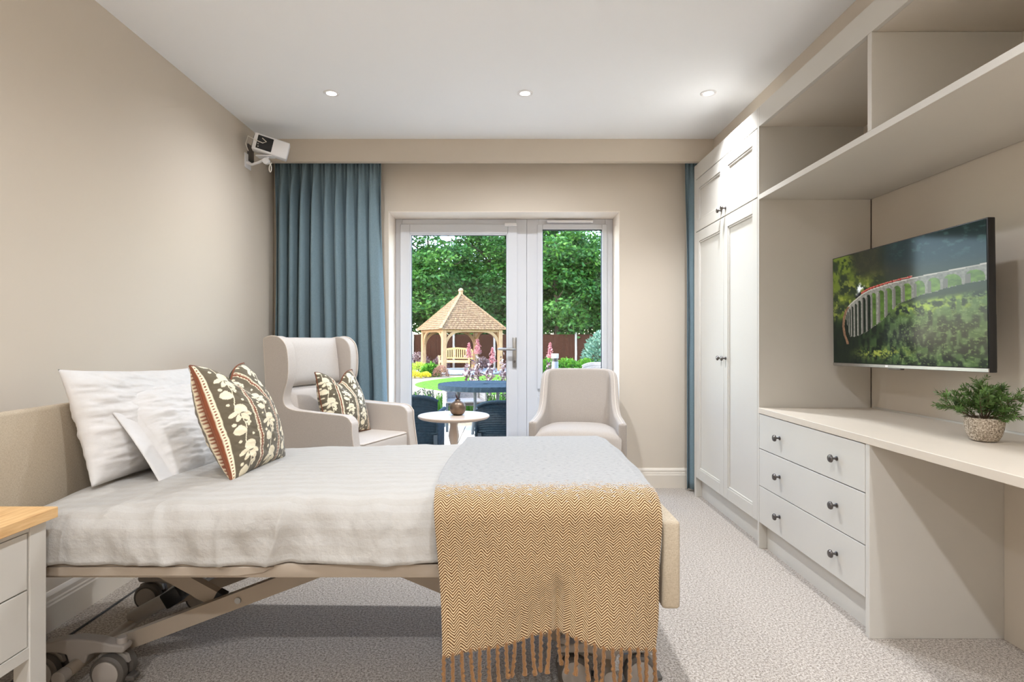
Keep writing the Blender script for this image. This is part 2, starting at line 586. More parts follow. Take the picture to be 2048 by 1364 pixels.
# lever handle on its long back plate
hp = MB().rbox(0.052, 0.086, YD - 0.032, YD - 0.018, 0.905, 1.150, 0.006, 2).build('handle_plate', M['steel'], leaf)
MB().tube([(0.069, YD - 0.03, 1.055), (0.069, YD - 0.072, 1.055), (0.06, YD - 0.078, 1.055), (-0.055, YD - 0.08, 1.056), (-0.062, YD - 0.072, 1.056)], [0.010, 0.010, 0.011, 0.010, 0.008], 10).build('lever', M['steel'], hp)
MB().tube([(0.069, YD - 0.036, 0.955), (0.069, YD - 0.03, 0.955)], 0.010, 14).build('key_cylinder', M['pewter'], hp)
MB().rbox(-0.01, 0.085, YD - 0.042, YD - 0.018, 2.042, 2.068, 0.004).build('contact_sensor', M['white_plastic'], door)

win = struct(bevel(ring4(MB(), 0.168, EX1, 0.0, EZ, 0.098, 0.062, 0.062, 0.05, YD, YD + 0.07).box(0.266, EX1 - 0.062, YD, YD + 0.07, 0.672, 0.75).build('window_1', M['upvc'], smooth=0), 0.004))
sash = bevel(ring(MB(), 0.253, 0.816, 0.733, 2.062, 0.042, YD - 0.016, YD + 0.05).build('sash', M['upvc'], win, smooth=0), 0.005)
ring(MB(), 0.294, 0.775, 0.776, 2.019, 0.005, YD - 0.006, YD + 0.02).build('gasket', M['gasket'], sash, smooth=0)
MB().box(0.297, 0.772, YD + 0.016, YD + 0.022, 0.779, 2.016).build('pane', M['glass'], sash, smooth=0)
bevel(MB().box(0.258, 0.272, YD - 0.004, YD + 0.05, 0.03, 0.672).box(0.78, 0.814, YD + 0.004, YD + 0.05, 0.03, 0.672).box(0.253, 0.78, YD + 0.004, YD + 0.05, 0.64, 0.672).build('lower_bead', M['upvc'], win, smooth=0), 0.003)
MB().box(0.25, 0.79, YD + 0.022, YD + 0.028, 0.03, 0.65).build('pane', M['glass'], win, smooth=0)
MB().rbox(0.33, 0.70, YD - 0.03, YD, 2.072, 2.092, 0.004).build('trickle_vent', M['white_plastic'], win)

# ================================================================== FITTED FURNITURE (right)
XF = 1.366
FU, FI = M['furniture'], M['furniture_in']
def knob(parent, x, y, z, r=0.0165):
    """turned knob standing off a face that looks to -X"""
    pr = [(0.0095, 0.0), (0.0095, -0.003), (0.005, -0.006), (0.0045, -0.016), (0.008, -0.020), (r, -0.024), (r, -0.029), (r * 0.82, -0.033), (r * 0.3, -0.035)]
    return MB().lathe(pr, (x, y, z), 20, 'X').build('knob', M['pewter'], parent)

def shaker(name, parent, y0, y1, z0, z1, w=0.062):
    """framed door with a sunk panel and a small moulding round it"""
    b = MB()
    b.box(XF, XF + 0.02, y0, y0 + w, z0, z1).box(XF, XF + 0.02, y1 - w, y1, z0, z1)
    b.box(XF, XF + 0.02, y0 + w, y1 - w, z0, z0 + w * 1.15).box(XF, XF + 0.02, y0 + w, y1 - w, z1 - w * 1.15, z1)
    d = bevel(b.build(name, FU, parent, smooth=0), 0.0015)
    a0, a1, c0, c1 = y0 + w, y1 - w, z0 + w * 1.15, z1 - w * 1.15
    MB().box(XF + 0.011, XF + 0.019, a0, a1, c0, c1).build('door_panel', FU, d, smooth=0)
    m = MB(); e = 0.012
    for (p0, p1, q0, q1, horiz) in ((a0, a1, c0, c0 + e, 1), (a0, a1, c1 - e, c1, 1), (a0, a0 + e, c0, c1, 0), (a1 - e, a1, c0, c1, 0)):
        m.box(XF + 0.004, XF + 0.012, p0, p1, q0, q1)
    bevel(m.build('moulding', FU, d, smooth=0), 0.0035, 2)
    return d

wr = thing('wardrobe', 'tall putty-painted fitted wardrobe with four shaker doors beside the window wall', 'wardrobe', (1.66, 3.6, 0))
YA, YZ = 3.078, 4.135
bevel(MB().box(XF, 1.97, YA, YA + 0.018, 0, 2.384).build('side_panel', FU, wr, smooth=0), 0.0015)
bevel(MB().box(XF, 1.97, YZ - 0.035, YZ, 0, 2.384).build('side_panel', FU, wr, smooth=0), 0.0015)
MB().box(XF + 0.022, 1.965, YA + 0.019, YZ - 0.036, 0.14, 2.27).build('carcass', FI, wr, smooth=0)
bevel(MB().box(XF, 1.965, YA + 0.0185, YZ - 0.0355, 2.279, 2.384).build('cornice_board', FU, wr, smooth=0), 0.0015)
MB().box(1.409, 1.43, YA + 0.019, YZ - 0.036, 0, 0.138).build('plinth', FU, wr, smooth=0)
ym = 3.578
for (nm, z0, z1) in (('upper_door', 1.903, 2.274), ('lower_door', 0.141, 1.897)):
    zk = 1.946 if nm == 'upper_door' else 1.012
    d1 = shaker(nm, wr, YA + 0.021, ym - 0.0015, z0, z1)
    knob(d1, XF, ym - 0.035, zk, 0.015)
    d2 = shaker(nm, wr, ym + 0.0015, YZ - 0.037, z0, z1)
    knob(d2, XF, ym + 0.033, zk, 0.015)

# open shelf unit above the desk
YE = 0.55
sh = thing('overhead_shelf_unit', 'putty-painted open overhead shelf unit with a divider above the desk', 'shelf', (1.66, 1.8, 1.88))
bevel(MB().box(XF, XF + 0.02, YE, YA - 0.001, 2.277, 2.384).build('fascia', FU, sh, smooth=0), 0.0015)
MB().box(XF + 0.02, 1.945, YE, YA - 0.001, 2.277, 2.297).build('top_board', FI, sh, smooth=0)
bevel(MB().box(XF, 1.97, YE, YA - 0.001, 1.883, 1.910).build('shelf_board', FU, sh, smooth=0), 0.0015)
bevel(MB().box(XF + 0.001, 1.93, 2.131, 2.156, 1.9105, 2.2765).build('divider', FU, sh, smooth=0), 0.0015)
MB().box(1.93, 1.944, YE + 0.02, YA - 0.001, 1.9105, 2.2765).build('back_board', FI, sh, smooth=0)
bevel(MB().box(XF + 0.001, 1.95, YE, YE + 0.025, 1.9105, 2.2765).build('end_panel', FU, sh, smooth=0), 0.0015)

# drawer unit
dr = thing('drawer_unit', 'putty-painted three drawer unit under the desk beside the wardrobe', 'drawers', (1.62, 2.6, 0))
MB().box(XF + 0.022, 1.86, 2.17, YA - 0.002, 0.14, 0.729).build('carcass', FI, dr, smooth=0)
bevel(MB().box(XF, 1.88, 2.142, 2.166, 0, 0.7295).build('side_panel', FU, dr, smooth=0), 0.0015)
MB().box(1.409, 1.43, 2.167, YA - 0.002, 0, 0.138).build('plinth', FU, dr, smooth=0)
for (z0, z1) in ((0.543, 0.727), (0.3435, 0.539), (0.144, 0.3395)):
    dw = bevel(MB().box(XF, XF + 0.02, 2.1695, YA - 0.003, z0, z1).build('drawer', FU, dr, smooth=0), 0.0015)
    for yk in (2.845, 2.354):
        knob(dw, XF, yk, (z0 + z1) / 2, 0.0165)

# desk
dk = thing('desk', 'long putty-painted built-in desk top running under the television', 'desk', (1.66, 1.8, 0))
bevel(MB().box(XF - 0.004, 1.97, YE, YA - 0.002, 0.7305, 0.761).build('worktop', M['worktop'], dk, smooth=0), 0.002)
MB().box(1.871, 1.886, YE + 0.025, 2.141, 0, 0.730).build('modesty_panel', FI, dk, smooth=0)
bevel(MB().box(XF, 1.871, YE, YE + 0.024, 0, 0.730).build('end_panel', FU, dk, smooth=0), 0.0015)
bp = MB().box(1.9705, 1.983, YE, 3.071, 0.7615, 1.8825).build('back_panel', FI, dk, smooth=0)
MB().box(1.962, 1.9702, YE, 3.05, 0.7613, 0.769).build('sealant_bead', FU, dk, smooth=0)

# ================================================================== TELEVISION
TVX0, TVY0, TVX1, TVY1 = 1.715, 2.99, 1.735, 2.048      # far and near ends of the screen plane
tvw = math.hypot(TVX1 - TVX0, TVY1 - TVY0); tvh = 0.561
tvc = Vector(((TVX0 + TVX1) / 2, (TVY0 + TVY1) / 2, 1.279))
tv = thing('television', 'wall-mounted flat television showing a steam train on a curved stone viaduct', 'television', tvc)
ang = math.atan2(TVY1 - TVY0, TVX1 - TVX0)
tv.rotation_euler = (Matrix.Rotation(ang, 4, 'Z') @ Matrix.Rotation(R(-0.9), 4, 'Y')).to_euler()
# local: +X runs from far end to near end of the screen, -Y... faces the room
b = MB().rbox(-tvw / 2, tvw / 2, 0.0, 0.028, -tvh / 2, tvh / 2, 0.003, 2)
s_face = 1.0
tv_body = b.build('casing', M['black_plastic'], tv, world=False)
MB().rbox(-tvw * 0.42, tvw * 0.47, -0.0, 0.058, -tvh / 2 + 0.005, -0.06, 0.01, 2).build('rear_housing', M['black_plastic'], tv, world=False)
MB().rbox(-tvw / 2 + 0.002, tvw / 2 - 0.002, -0.0035, 0.004, -tvh / 2 + 0.001, -tvh / 2 + 0.0155, 0.001, 1).build('lower_bezel', M['steel'], tv, world=False)
MB().box(-0.07, -0.052, -0.0045, -0.0034, -tvh / 2 + 0.004, -tvh / 2 + 0.013).build('maker_mark', M['white_plastic'], tv, world=False, smooth=0)
MB().rbox(-0.06, 0.02, 0.0, 0.02, -tvh / 2 - 0.006, -tvh / 2 + 0.002, 0.002, 1).build('sensor_lip', M['pewter'], tv, world=False)
# bracket arm back to the panel
MB().rbox(-0.12, 0.12, 0.026, 0.06, -0.06, 0.16, 0.004, 1).bar((0.0, 0.05, 0.05), (0.05, 0.242, 0.05), 0.04, 0.06).rbox(-0.03, 0.13, 0.228, 0.2405, -0.06, 0.16, 0.003, 1).build('wall_bracket', M['black_plastic'], tv, world=False)

def viaduct_picture(nu=340, nv=200):
    """colours of the broadcast picture: hillside, curved viaduct, train (values in display space)"""
    u, v = np.meshgrid(np.linspace(0, 1, nu), np.linspace(0, 1, nv))       # v from the top down
    t = u / ((1 - u) / 1.453 + u)
    x = 72 + 843 * t
    top = 265 + (36 - 265) * t; bot = 848 + (885 - 848) * t
    y = top + (bot - top) * v
    n1 = fbm(x / 90, y / 60, 3, 5); n2 = fbm(x / 22, y / 18, 9, 4); n3 = fbm(x / 8, y / 8, 21, 3)
    def blend(col, c, m):
        m = np.clip(m, 0, 1)[..., None]
        return col * (1 - m) + np.array(c, dtype=float) * m
    col = np.zeros(x.shape + (3,)) + np.array((44, 52, 34.0))
    # upper left sunny hillside falling to the right
    hill = sstep(-40, 60, (470 - x) * 0.75 + (300 - y) * 0.3 + 120 * (n1 - 0.5) + 40)
    col = blend(col, (92, 104, 40), hill * sstep(0.36, 0.62, n1))
    col = blend(col, (140, 146, 62), hill * sstep(0.55, 0.72, n2) * 0.7)
    col = blend(col, (34, 48, 24), sstep(0.52, 0.66, n2) * sstep(520, 360, y + 0.4 * x) * 0.9 * (x < 330))
    # dark upland, bluish to the right
    up = sstep(300, 420, x + 0.6 * (420 - y)) * sstep(420, 300, y + (x - 300) * 0.14)
    col = blend(col, (46, 46, 36), up * 0.9)
    col = blend(col, (24, 40, 38), sstep(430, 560, x) * sstep(330, 200, y) * (0.6 + 0.5 * n1))
    col = blend(col, (70, 96, 88), sstep(500, 640, x) * sstep(300, 150, y) * sstep(0.5, 0.72, n2) * 0.55)
    # valley floor below the bridge
    val = sstep(0, 40, y - (620 - 0.22 * x))
    col = blend(col, (34, 48, 26), val)
    tr1 = vnoise(x / 17, y / 46, 41); tr2 = vnoise(x / 9 + 4, y / 24, 43)
    mead = np.exp(-(((x - 690) / 190) ** 2 + ((y - 500) / 60) ** 2))
    col = blend(col, (150, 172, 62), np.clip(mead * 1.5 * (0.5 + n2), 0, 1) * val)
    col = blend(col, (74, 98, 54), val * sstep(0.45, 0.75, tr1) * (0.25 + 0.6 * sstep(300, 640, x)))
    col = blend(col, (104, 124, 82), val * sstep(0.55, 0.85, tr2) * sstep(420, 640, x) * 0.6)
    col = blend(col, (18, 27, 17), val * sstep(0.52, 0.30, 0.5 * tr1 + 0.5 * n2) * 0.9)
    col = blend(col, (96, 92, 90), val * np.exp(-(((x - 650) / 120) ** 2 + ((y - 690) / 60) ** 2)) * 0.45)
    col = blend(col, (118, 140, 84), val * sstep(0.62, 0.75, n3) * sstep(450, 620, x) * 0.7)
    col = blend(col, (18, 26, 16), sstep(430, 250, x) * sstep(560, 680, y) * (0.5 + 0.5 * n2))
    low = np.exp(-(((x - 470) / 150) ** 2 + ((y - 800) / 32) ** 2))
    col = blend(col, (138, 146, 66), low * 1.2 * sstep(0.4, 0.6, n2 * 0.5 + n3 * 0.5))
    # deck line of the bridge and its arches
    dx = np.array([165, 178, 205, 232, 262, 300, 350, 400, 440, 500, 550, 600, 650, 710, 770, 840, 915.0])
    dy = np.array([640, 590, 550, 520, 498, 476, 444, 420, 407, 388, 373, 360, 347, 333, 320, 305, 288.0])
    deck = np.interp(x, dx, dy)
    bx = np.array([205, 240, 280, 330, 380, 430, 485, 530, 580, 630, 690, 745, 812, 880, 915.0])
    by = np.array([600, 700, 700, 690, 672, 640, 606, 560, 505, 482, 452, 436, 410, 392, 385.0])
    base = np.interp(x, bx, by) + 8 * (n3 - 0.5)
    on = (x > 200) & (y > deck) & (y < base)
    stone = np.array((128, 126, 116.0)) * (0.78 + 0.4 * n3[..., None])
    col = np.where(on[..., None], stone, col)
    for cx, hw in ((209, 4), (224, 6), (242, 7), (265, 9), (295, 11), (326, 12.5), (360, 14), (397, 15), (434, 17), (484, 19), (530, 20), (578, 20), (629, 22), (686, 24), (746, 25), (812, 31), (882, 28)):
        dk_ = np.interp(cx, dx, dy)
        springy = dk_ + 26 + hw * 1.3
        arch = (np.abs(x - cx) < hw) & (y < base - 1) & ((y > springy) | (((x - cx) / hw) ** 2 + ((y - springy) / (hw * 1.35)) ** 2 < 1))
        thru = (26, 34, 22) if cx < 420 else ((70, 92, 40) if cx < 600 else (88, 112, 46))
        shade = np.array(thru, dtype=float) * (0.7 + 0.7 * n2[..., None])
        col = np.where(arch[..., None], shade, col)
        pier = (np.abs(x - (cx - hw * 0.72)) < hw * 0.28) & arch & (y > springy - hw * 0.6)
        col = np.where(pier[..., None], np.array((104, 100, 92.0)), col)
    para = (x > 225) & (np.abs(y - deck - 2) < 3.2)
    col = np.where(para[..., None], np.array((176, 170, 158.0)), col)
    # bare track coming round the bend towards the viewer
    tx = np.interp(y, [520, 550, 590, 640, 690, 740], [232, 200, 180, 172, 184, 214])
    tr = (np.abs(x - tx - 6) < 11) & (y > 525) & (y < 745)
    col = np.where(tr[..., None], np.array((120, 92, 70.0)) * (0.7 + 0.5 * n3[..., None]), col)
    # train
    cd = deck - 9
    carriage = (x > 338) & (x < 655) & (np.abs(y - cd) < 6.5 - (x - 338) * 0.006)
    gap = (np.mod(x - 338, 53) < 3)
    col = np.where((carriage & ~gap)[..., None], np.array((150, 40, 36.0)), col)
    win_ = carriage & (np.abs(y - cd + 2) < 1.6) & (np.mod(x, 9) < 6)
    col = np.where(win_[..., None], np.array((196, 150, 128.0)), col)
    loco = (x > 296) & (x < 338) & (y > deck - 24) & (y < deck - 2)
    col = np.where(loco[..., None], np.array((22, 22, 24.0)), col)
    sm = np.exp(-(((x - 312 - 0.9 * (440 - y) * 0.5) / 19) ** 2 + ((y - 420) / 36) ** 2)) + np.exp(-(((x - 345) / 24) ** 2 + ((y - 396) / 16) ** 2))
    col = blend(col, (228, 230, 230), np.clip(sm * 1.7 - 0.35, 0, 1) * sstep(0.3, 0.6, n2))
    g = (col - 70) * 1.10 + 70
    return u, v, np.clip(g, 6, 255)
u, v, pc = viaduct_picture()
sw, shh = tvw - 0.012, tvh - 0.023
P = np.stack([-(sw / 2) + u * sw, np.full_like(u, -0.0012), (tvh / 2 - 0.005) - v * shh], axis=-1)
scr = MB().grid(P).build('screen', M['screen'], tv, world=False, smooth=0, recalc=False)
set_col(scr, lin(pc.reshape(-1, 3)))

# ================================================================== BED
BX0, BX1 = -1.50, 0.44          # mattress deck, head to foot
BN, BF = 1.612, 2.552           # near and far long sides
bed = thing('profiling_bed', 'adjustable care bed on castors with oatmeal fabric head and foot boards', 'bed', (-0.5, 2.08, 0))
bevel(MB().rbox(-1.545, -1.503, BN - 0.01, BF + 0.01, 0.40, 0.905, 0.012, 3).build('headboard', M['board_fab'], bed), 0.001)
MB().rbox(0.440, 0.493, BN - 0.006, BF + 0.004, 0.362, 0.612, 0.012, 3).build('footboard', M['board_fab'], bed)
MB().rbox(BX0 + 0.05, BX1 - 0.02, BN + 0.035, BF - 0.035, 0.490, 0.585, 0.04, 4).build('mattress', M['cotton'], bed)
for y0 in (BN + 0.012, BF - 0.05):
    MB().rbox(BX0 - 0.004, BX1 + 0.001, y0, y0 + 0.038, 0.444, 0.484, 0.006, 2).build('side_rail', M['bed_metal'], bed)
    for (xa, xb) in ((-1.46, -0.66), (-0.20, 0.40)):
        pl = [(xa, 0.478), (xb, 0.478), (xb - 0.03, 0.462), (xb - 0.10, 0.452), (xa + 0.10, 0.452), (xa + 0.03, 0.462)]
        bevel(MB().prism(pl, y0 - 0.006 if y0 < 2 else y0 + 0.032, y0 + 0.006 if y0 < 2 else y0 + 0.044, 'Y').build('deck_flange', M['bed_metal'], bed, smooth=30), 0.002)
for xk in (-1.3, -0.9, -0.5, -0.1, 0.25):
    MB().box(xk - 0.16, xk + 0.16, BN + 0.05, BF - 0.05, 0.474, 0.487).build('deck_panel', M['bed_metal'], bed, smooth=0)
# inner lift frame
for y0 in (1.93, 2.30):
    MB().rbox(-1.38, 0.30, y0 - 0.018, y0 + 0.018, 0.405, 0.443, 0.004, 1).build('lift_frame_rail', M['bed_metal'], bed)
    # head-end and foot-end lifting arms with their stays
    MB().bar((-1.335, y0, 0.085), (-0.46, y0, 0.415), 0.03, 0.052).build('lift_arm', M['bed_metal'], bed, smooth=0)
    MB().bar((0.30, y0, 0.085), (-0.50, y0, 0.415), 0.03, 0.052).build('lift_arm', M['bed_metal'], bed, smooth=0)
    st = MB().bar((-1.35, y0 + 0.034, 0.43), (-0.985, y0 + 0.034, 0.230), 0.03, 0.052).build('stay', M['bed_metal'], bed, smooth=0)
    MB().bar((-1.0, y0 + 0.034, 0.238), (-0.975, y0 + 0.034, 0.2245), 0.034, 0.056).build('end_cap', M['black_plastic'], st, smooth=0)
    st = MB().bar((0.20, y0 + 0.034, 0.43), (-0.02, y0 + 0.034, 0.225), 0.03, 0.05).build('stay', M['bed_metal'], bed, smooth=0)
    for (px, pz) in ((-0.90, 0.249), (-0.10, 0.25)):
        MB().lathe([(0.0105, y0 - 0.020), (0.0105, y0 - 0.014)], (px, 0, pz), 14, 'Y').build('pivot_bolt', M['steel'], bed)
for (xa, za, xb, zb) in ((-1.39, 0.09, -1.06, 0.27), (0.30, 0.09, 0.05, 0.27)):
    ac = MB().tube([(xa, 2.12, za), (xa + (xb - xa) * 0.5, 2.12, za + (zb - za) * 0.5)], 0.026, 14).build('actuator', M['grey_plastic'], bed)
    MB().tube([(xa + (xb - xa) * 0.45, 2.12, za + (zb - za) * 0.45), (xb, 2.12, zb)], 0.017, 12).build('piston', M['chrome'], ac)
    MB().rbox(-0.035, 0.035, -0.04, 0.04, -0.03, 0.03, 0.008, 2, Matrix.Translation(((xa + xb) / 2, 2.12, (za + zb) / 2)) @ Matrix.Rotation(-0.55 * (1 if xb > xa else -1), 4, 'Y')).build('motor_block', M['black_plastic'], ac)
MB().rbox(-1.46, -1.40, 1.78, 1.86, 0.42, 0.445, 0.006, 1).build('plug_holder', M['black_plastic'], bed)
MB().tube([(-1.49, BN + 0.006, 0.545), (-1.36, BN + 0.006, 0.545), (-1.335, BN + 0.006, 0.54), (-1.315, BN + 0.006, 0.522), (-1.31, BN + 0.006, 0.50), (-1.31, BN + 0.008, 0.478)], 0.006, 8).build('mattress_retainer', M['bed_metal'], bed)
# castor carriages: transverse tube, curved bridge at each end, two wheels per bridge
def wheel_mesh():
    return [(0.030, -0.017), (0.047, -0.017), (0.054, -0.011), (0.054, 0.011), (0.047, 0.017), (0.030, 0.017)]
for xc in (-1.385, 0.325):
    MB().tube([(xc, 1.795, 0.075), (xc, 2.46, 0.075)], 0.020, 16).build('cross_tube', M['bed_metal'], bed)
    for yc in (1.86, 2.40):
        sgn = -1 if yc < 2 else 1
        MB().tube([(xc, yc + sgn * 0.068, 0.075), (xc, yc + sgn * 0.098, 0.075)], 0.0215, 16).build('tube_cap', M['grey_plastic'], bed)
        top = [(-0.155, 0.126), (-0.150, 0.136), (-0.11, 0.140), (-0.06, 0.152), (0.0, 0.158), (0.06, 0.152), (0.11, 0.140), (0.150, 0.136), (0.155, 0.126),
               (0.148, 0.112), (0.06, 0.112), (0.034, 0.106), (0.026, 0.078), (-0.026, 0.078), (-0.034, 0.106), (-0.06, 0.112), (-0.148, 0.112)]
        br = bevel(MB().prism([(xc + a, z) for a, z in top], yc - 0.022, yc + 0.022, 'Y').build('castor_bridge', M['grey_plastic'], bed, smooth=30), 0.006, 3)
        for sx in (-1, 1):
            xw = xc + sx * 0.106
            MB().lathe([(0.016, 0.13), (0.016, 0.152), (0.013, 0.156)], (xw + sx * 0.026, yc, 0), 16, 'Z').build('castor_stem', M['grey_plastic'], br)
            for sy in (-1, 1):
                wy = yc + sy * 0.024
                wh = MB().lathe(wheel_mesh(), (xw, wy, 0.0545), 28, 'Y').build('wheel', M['dark_rubber'], bed)
                MB().lathe([(0.041, 0.0165 * sy), (0.041, 0.0195 * sy), (0.036, 0.022 * sy), (0.004, 0.0225 * sy)], (xw, wy, 0.0545), 24, 'Y').build('hub_cap', M['grey_plastic'], wh)
            fork = [(xw - 0.052, 0.075), (xw - 0.045, 0.098), (xw - 0.015, 0.112), (xw + 0.015, 0.112), (xw + 0.045, 0.098), (xw + 0.052, 0.075)]
            MB().prism(fork, yc - 0.006, yc + 0.006, 'Y').build('castor_fork', M['grey_plastic'], bed, smooth=30)
            MB().rbox(xw + 0.045, xw + 0.075, yc - 0.02, yc + 0.02, 0.02, 0.036, 0.004, 1).build('brake_pedal', M['dark_rubber'], bed)

# ---------- bed linen
def deck_z(x):
    return np.interp(x, [-1.50, -1.46, -1.38, -1.15, -0.8, -0.2, 0.40, 0.445], [0.565, 0.598, 0.618, 0.640, 0.658, 0.672, 0.676, 0.66])
def section(x, s, off=0.0, zb=0.487, r=0.085):
    """point on the bed-cover cross-section; s metres along from the near hem"""
    zt = deck_z(x) + off
    y0, y1 = BN - off, BF + off
    side = zt - r - zb
    arc = r * math.pi / 2
    topw = (y1 - y0) - 2 * r
    y = np.empty_like(s); z = np.empty_like(s); ny = np.empty_like(s); nz = np.empty_like(s)
    a = s < side
    y = np.where(a, y0, 0); z = np.where(a, zb + s, 0); ny = np.where(a, -1.0, 0); nz = np.where(a, 0.0, 0)
    q = (s >= side) & (s < side + arc); t = np.clip((s - side) / r, 0, math.pi / 2)
    y = np.where(q, y0 + r - r * np.cos(t), y); z = np.where(q, zt - r + r * np.sin(t), z)
    ny = np.where(q, -np.cos(t), ny); nz = np.where(q, np.sin(t), nz)
    q = (s >= side + arc) & (s < side + arc + topw); w = s - side - arc
    y = np.where(q, y0 + r + w, y); z = np.where(q, zt + 0.012 * np.sin(np.pi * np.clip(w / topw, 0, 1)), z); nz = np.where(q, 1.0, nz)
    q = (s >= side + arc + topw) & (s < side + 2 * arc + topw); t = np.clip((s - side - arc - topw) / r, 0, math.pi / 2)
    y = np.where(q, y1 - r + r * np.sin(t), y); z = np.where(q, zt - r + r * np.cos(t), z)
    ny = np.where(q, np.sin(t), ny); nz = np.where(q, np.cos(t), nz)
    q = s >= side + 2 * arc + topw
    y = np.where(q, y1, y); z = np.where(q, zt - r - (s - (side + 2 * arc + topw)), z); ny = np.where(q, 1.0, ny)
    return y, z, ny, nz
LEN = 1.40
nx, ns = 300, 130
xs = np.linspace(BX0 + 0.004, BX1 - 0.004, nx); ss = np.linspace(0, LEN - 0.06, ns)
X, S = np.meshgrid(xs, ss, indexing='ij')
hem = 0.010 * (fbm(X * 5, X * 0 + 3, 4, 3) - 0.5) * np.exp(-S / 0.05) * 2
Yq, Zq, NY, NZ = section(X, S)
sidew = np.clip(-NY, 0, 1) + 0.18 * np.clip(NZ, 0, 1)
wr1 = np.abs(fbm(X * 6.5 + 1.2 * fbm(X * 3, S * 3, 51), S * 2.4 + X * 1.4, 33, 3) - 0.5) * 2     # creases
wr2 = fbm(X * 13, S * 7 + X * 3, 61, 3) - 0.5
# long soft drag lines across the near side
drag = np.sin((X * 1.0 + S * 0.55) * 38 + 6 * fbm(X * 2.2, S * 2.2, 71)) * 0.5 * sstep(0.45, 0.6, fbm(X * 3.1, S * 2.0, 81))
disp = sidew * (0.050 * (0.26 - wr1) + 0.014 * wr2 + 0.010 * drag) + np.clip(NZ, 0, 1) * 0.008 * (fbm(X * 5, S * 5, 91) - 0.5)
P = np.stack([X, Yq + NY * disp, Zq + NZ * disp + hem], axis=-1)
duv = MB().grid(P).build('bed_cover', M['linen'], smooth=60)
set_uv(duv, np.stack([X.ravel(), S.ravel()], axis=-1))
sm = duv.modifiers.new('thick', 'SOLIDIFY'); sm.thickness = 0.006; sm.offset = -1
tag(duv, 'white striped cotton bed cover spread over the care bed', 'bedding')

# ---------- herringbone throw with tassels
HANG = 0.222                    # how far the throw hangs below the bed cover hem
nx, ns = 150, 230
tx = np.linspace(0, 1, nx); ss = np.linspace(0, HANG + LEN - 0.13, ns)
T, S = np.meshgrid(tx, ss, indexing='ij')
low = sstep(HANG, 0.0, S)
xl = -0.205 + 0.030 * sstep(0.5, 0.0, S) + 0.035 * sstep(0.6, 1.3, S)
xr = 0.432 - 0.012 * sstep(0.30, 0.0, S) + 0.004 * np.sin(S * 21)
X = xl + (xr - xl) * T
Yq, Zq, NY, NZ = section(X, S - HANG, 0.028, 0.487)
Zq = np.where(S < HANG, 0.487 + (S - HANG), Zq); Yq = np.where(S < HANG, BN - 0.028, Yq)
NY = np.where(S < HANG, -1.0, NY); NZ = np.where(S < HANG, 0.0, NZ)
crease = -0.010 * np.exp(-((T - 0.535 - 0.02 * S) / 0.028) ** 2) * sstep(0.6, 0.1, S) * 1.6
fold = 0.016 * np.sin(T * 9.5 + 0.6) * low + 0.012 * (fbm(X * 7, S * 4, 14) - 0.5) + 0.03 * low * sstep(0.12, 0.0, T) * 0.4
mfold = sstep(HANG + 0.01, HANG - 0.10, S)
disp = (np.maximum(fold + crease * 0.4, -0.001) * (1 - mfold) + (fold + crease) * mfold) * np.clip(-NY + 0.15, 0, 1)
hemz = (0.036 * np.exp(-((T - 0.53) / 0.16) ** 2) - 0.014 * sstep(0.14, 0.0, T) - 0.014 * sstep(0.86, 1.0, T)) * sstep(0.25, 0.0, S)
P = np.stack([X, Yq + NY * disp, Zq + NZ * disp + hemz], axis=-1)
thr = MB().grid(P).build('throw_blanket', M['throw'], smooth=60)
set_uv(thr, np.stack([(T * 0.64).ravel(), S.ravel()], axis=-1))
sm = thr.modifiers.new('thick', 'SOLIDIFY'); sm.thickness = 0.008; sm.offset = -1
tag(thr, 'honey brown herringbone wool throw with tassels over the foot of the bed', 'blanket')
hemP = P[:, 0, :]
ti = np.linspace(0.008, 0.992, 25)
rt = random.Random(3)
for k, t in enumerate(ti):
    j = t * (nx - 1); i0 = int(j); fr = j - i0
    p = hemP[i0] * (1 - fr) + hemP[min(i0 + 1, nx - 1)] * fr
    L = 0.108 + rt.uniform(-0.012, 0.012)
    sway = rt.uniform(-0.010, 0.010); dep = rt.uniform(-0.012, 0.006)
    pts = []; rr = []
    for q in range(15):
        w = q / 14
        tw = 0.0012 * math.sin(w * 34 + k)
        pts.append((p[0] + sway * w * w + tw, p[1] - 0.001 + dep * w * w, p[2] + 0.010 - L * w))
        rr.append(0.0056 + 0.0011 * math.sin(w * 40 + k * 2) + (0.0018 if q >= 13 else 0) - (0.002 if q == 0 else 0))
    MB().tube(pts, rr, 8).build('tassel', M['tassel'], thr)

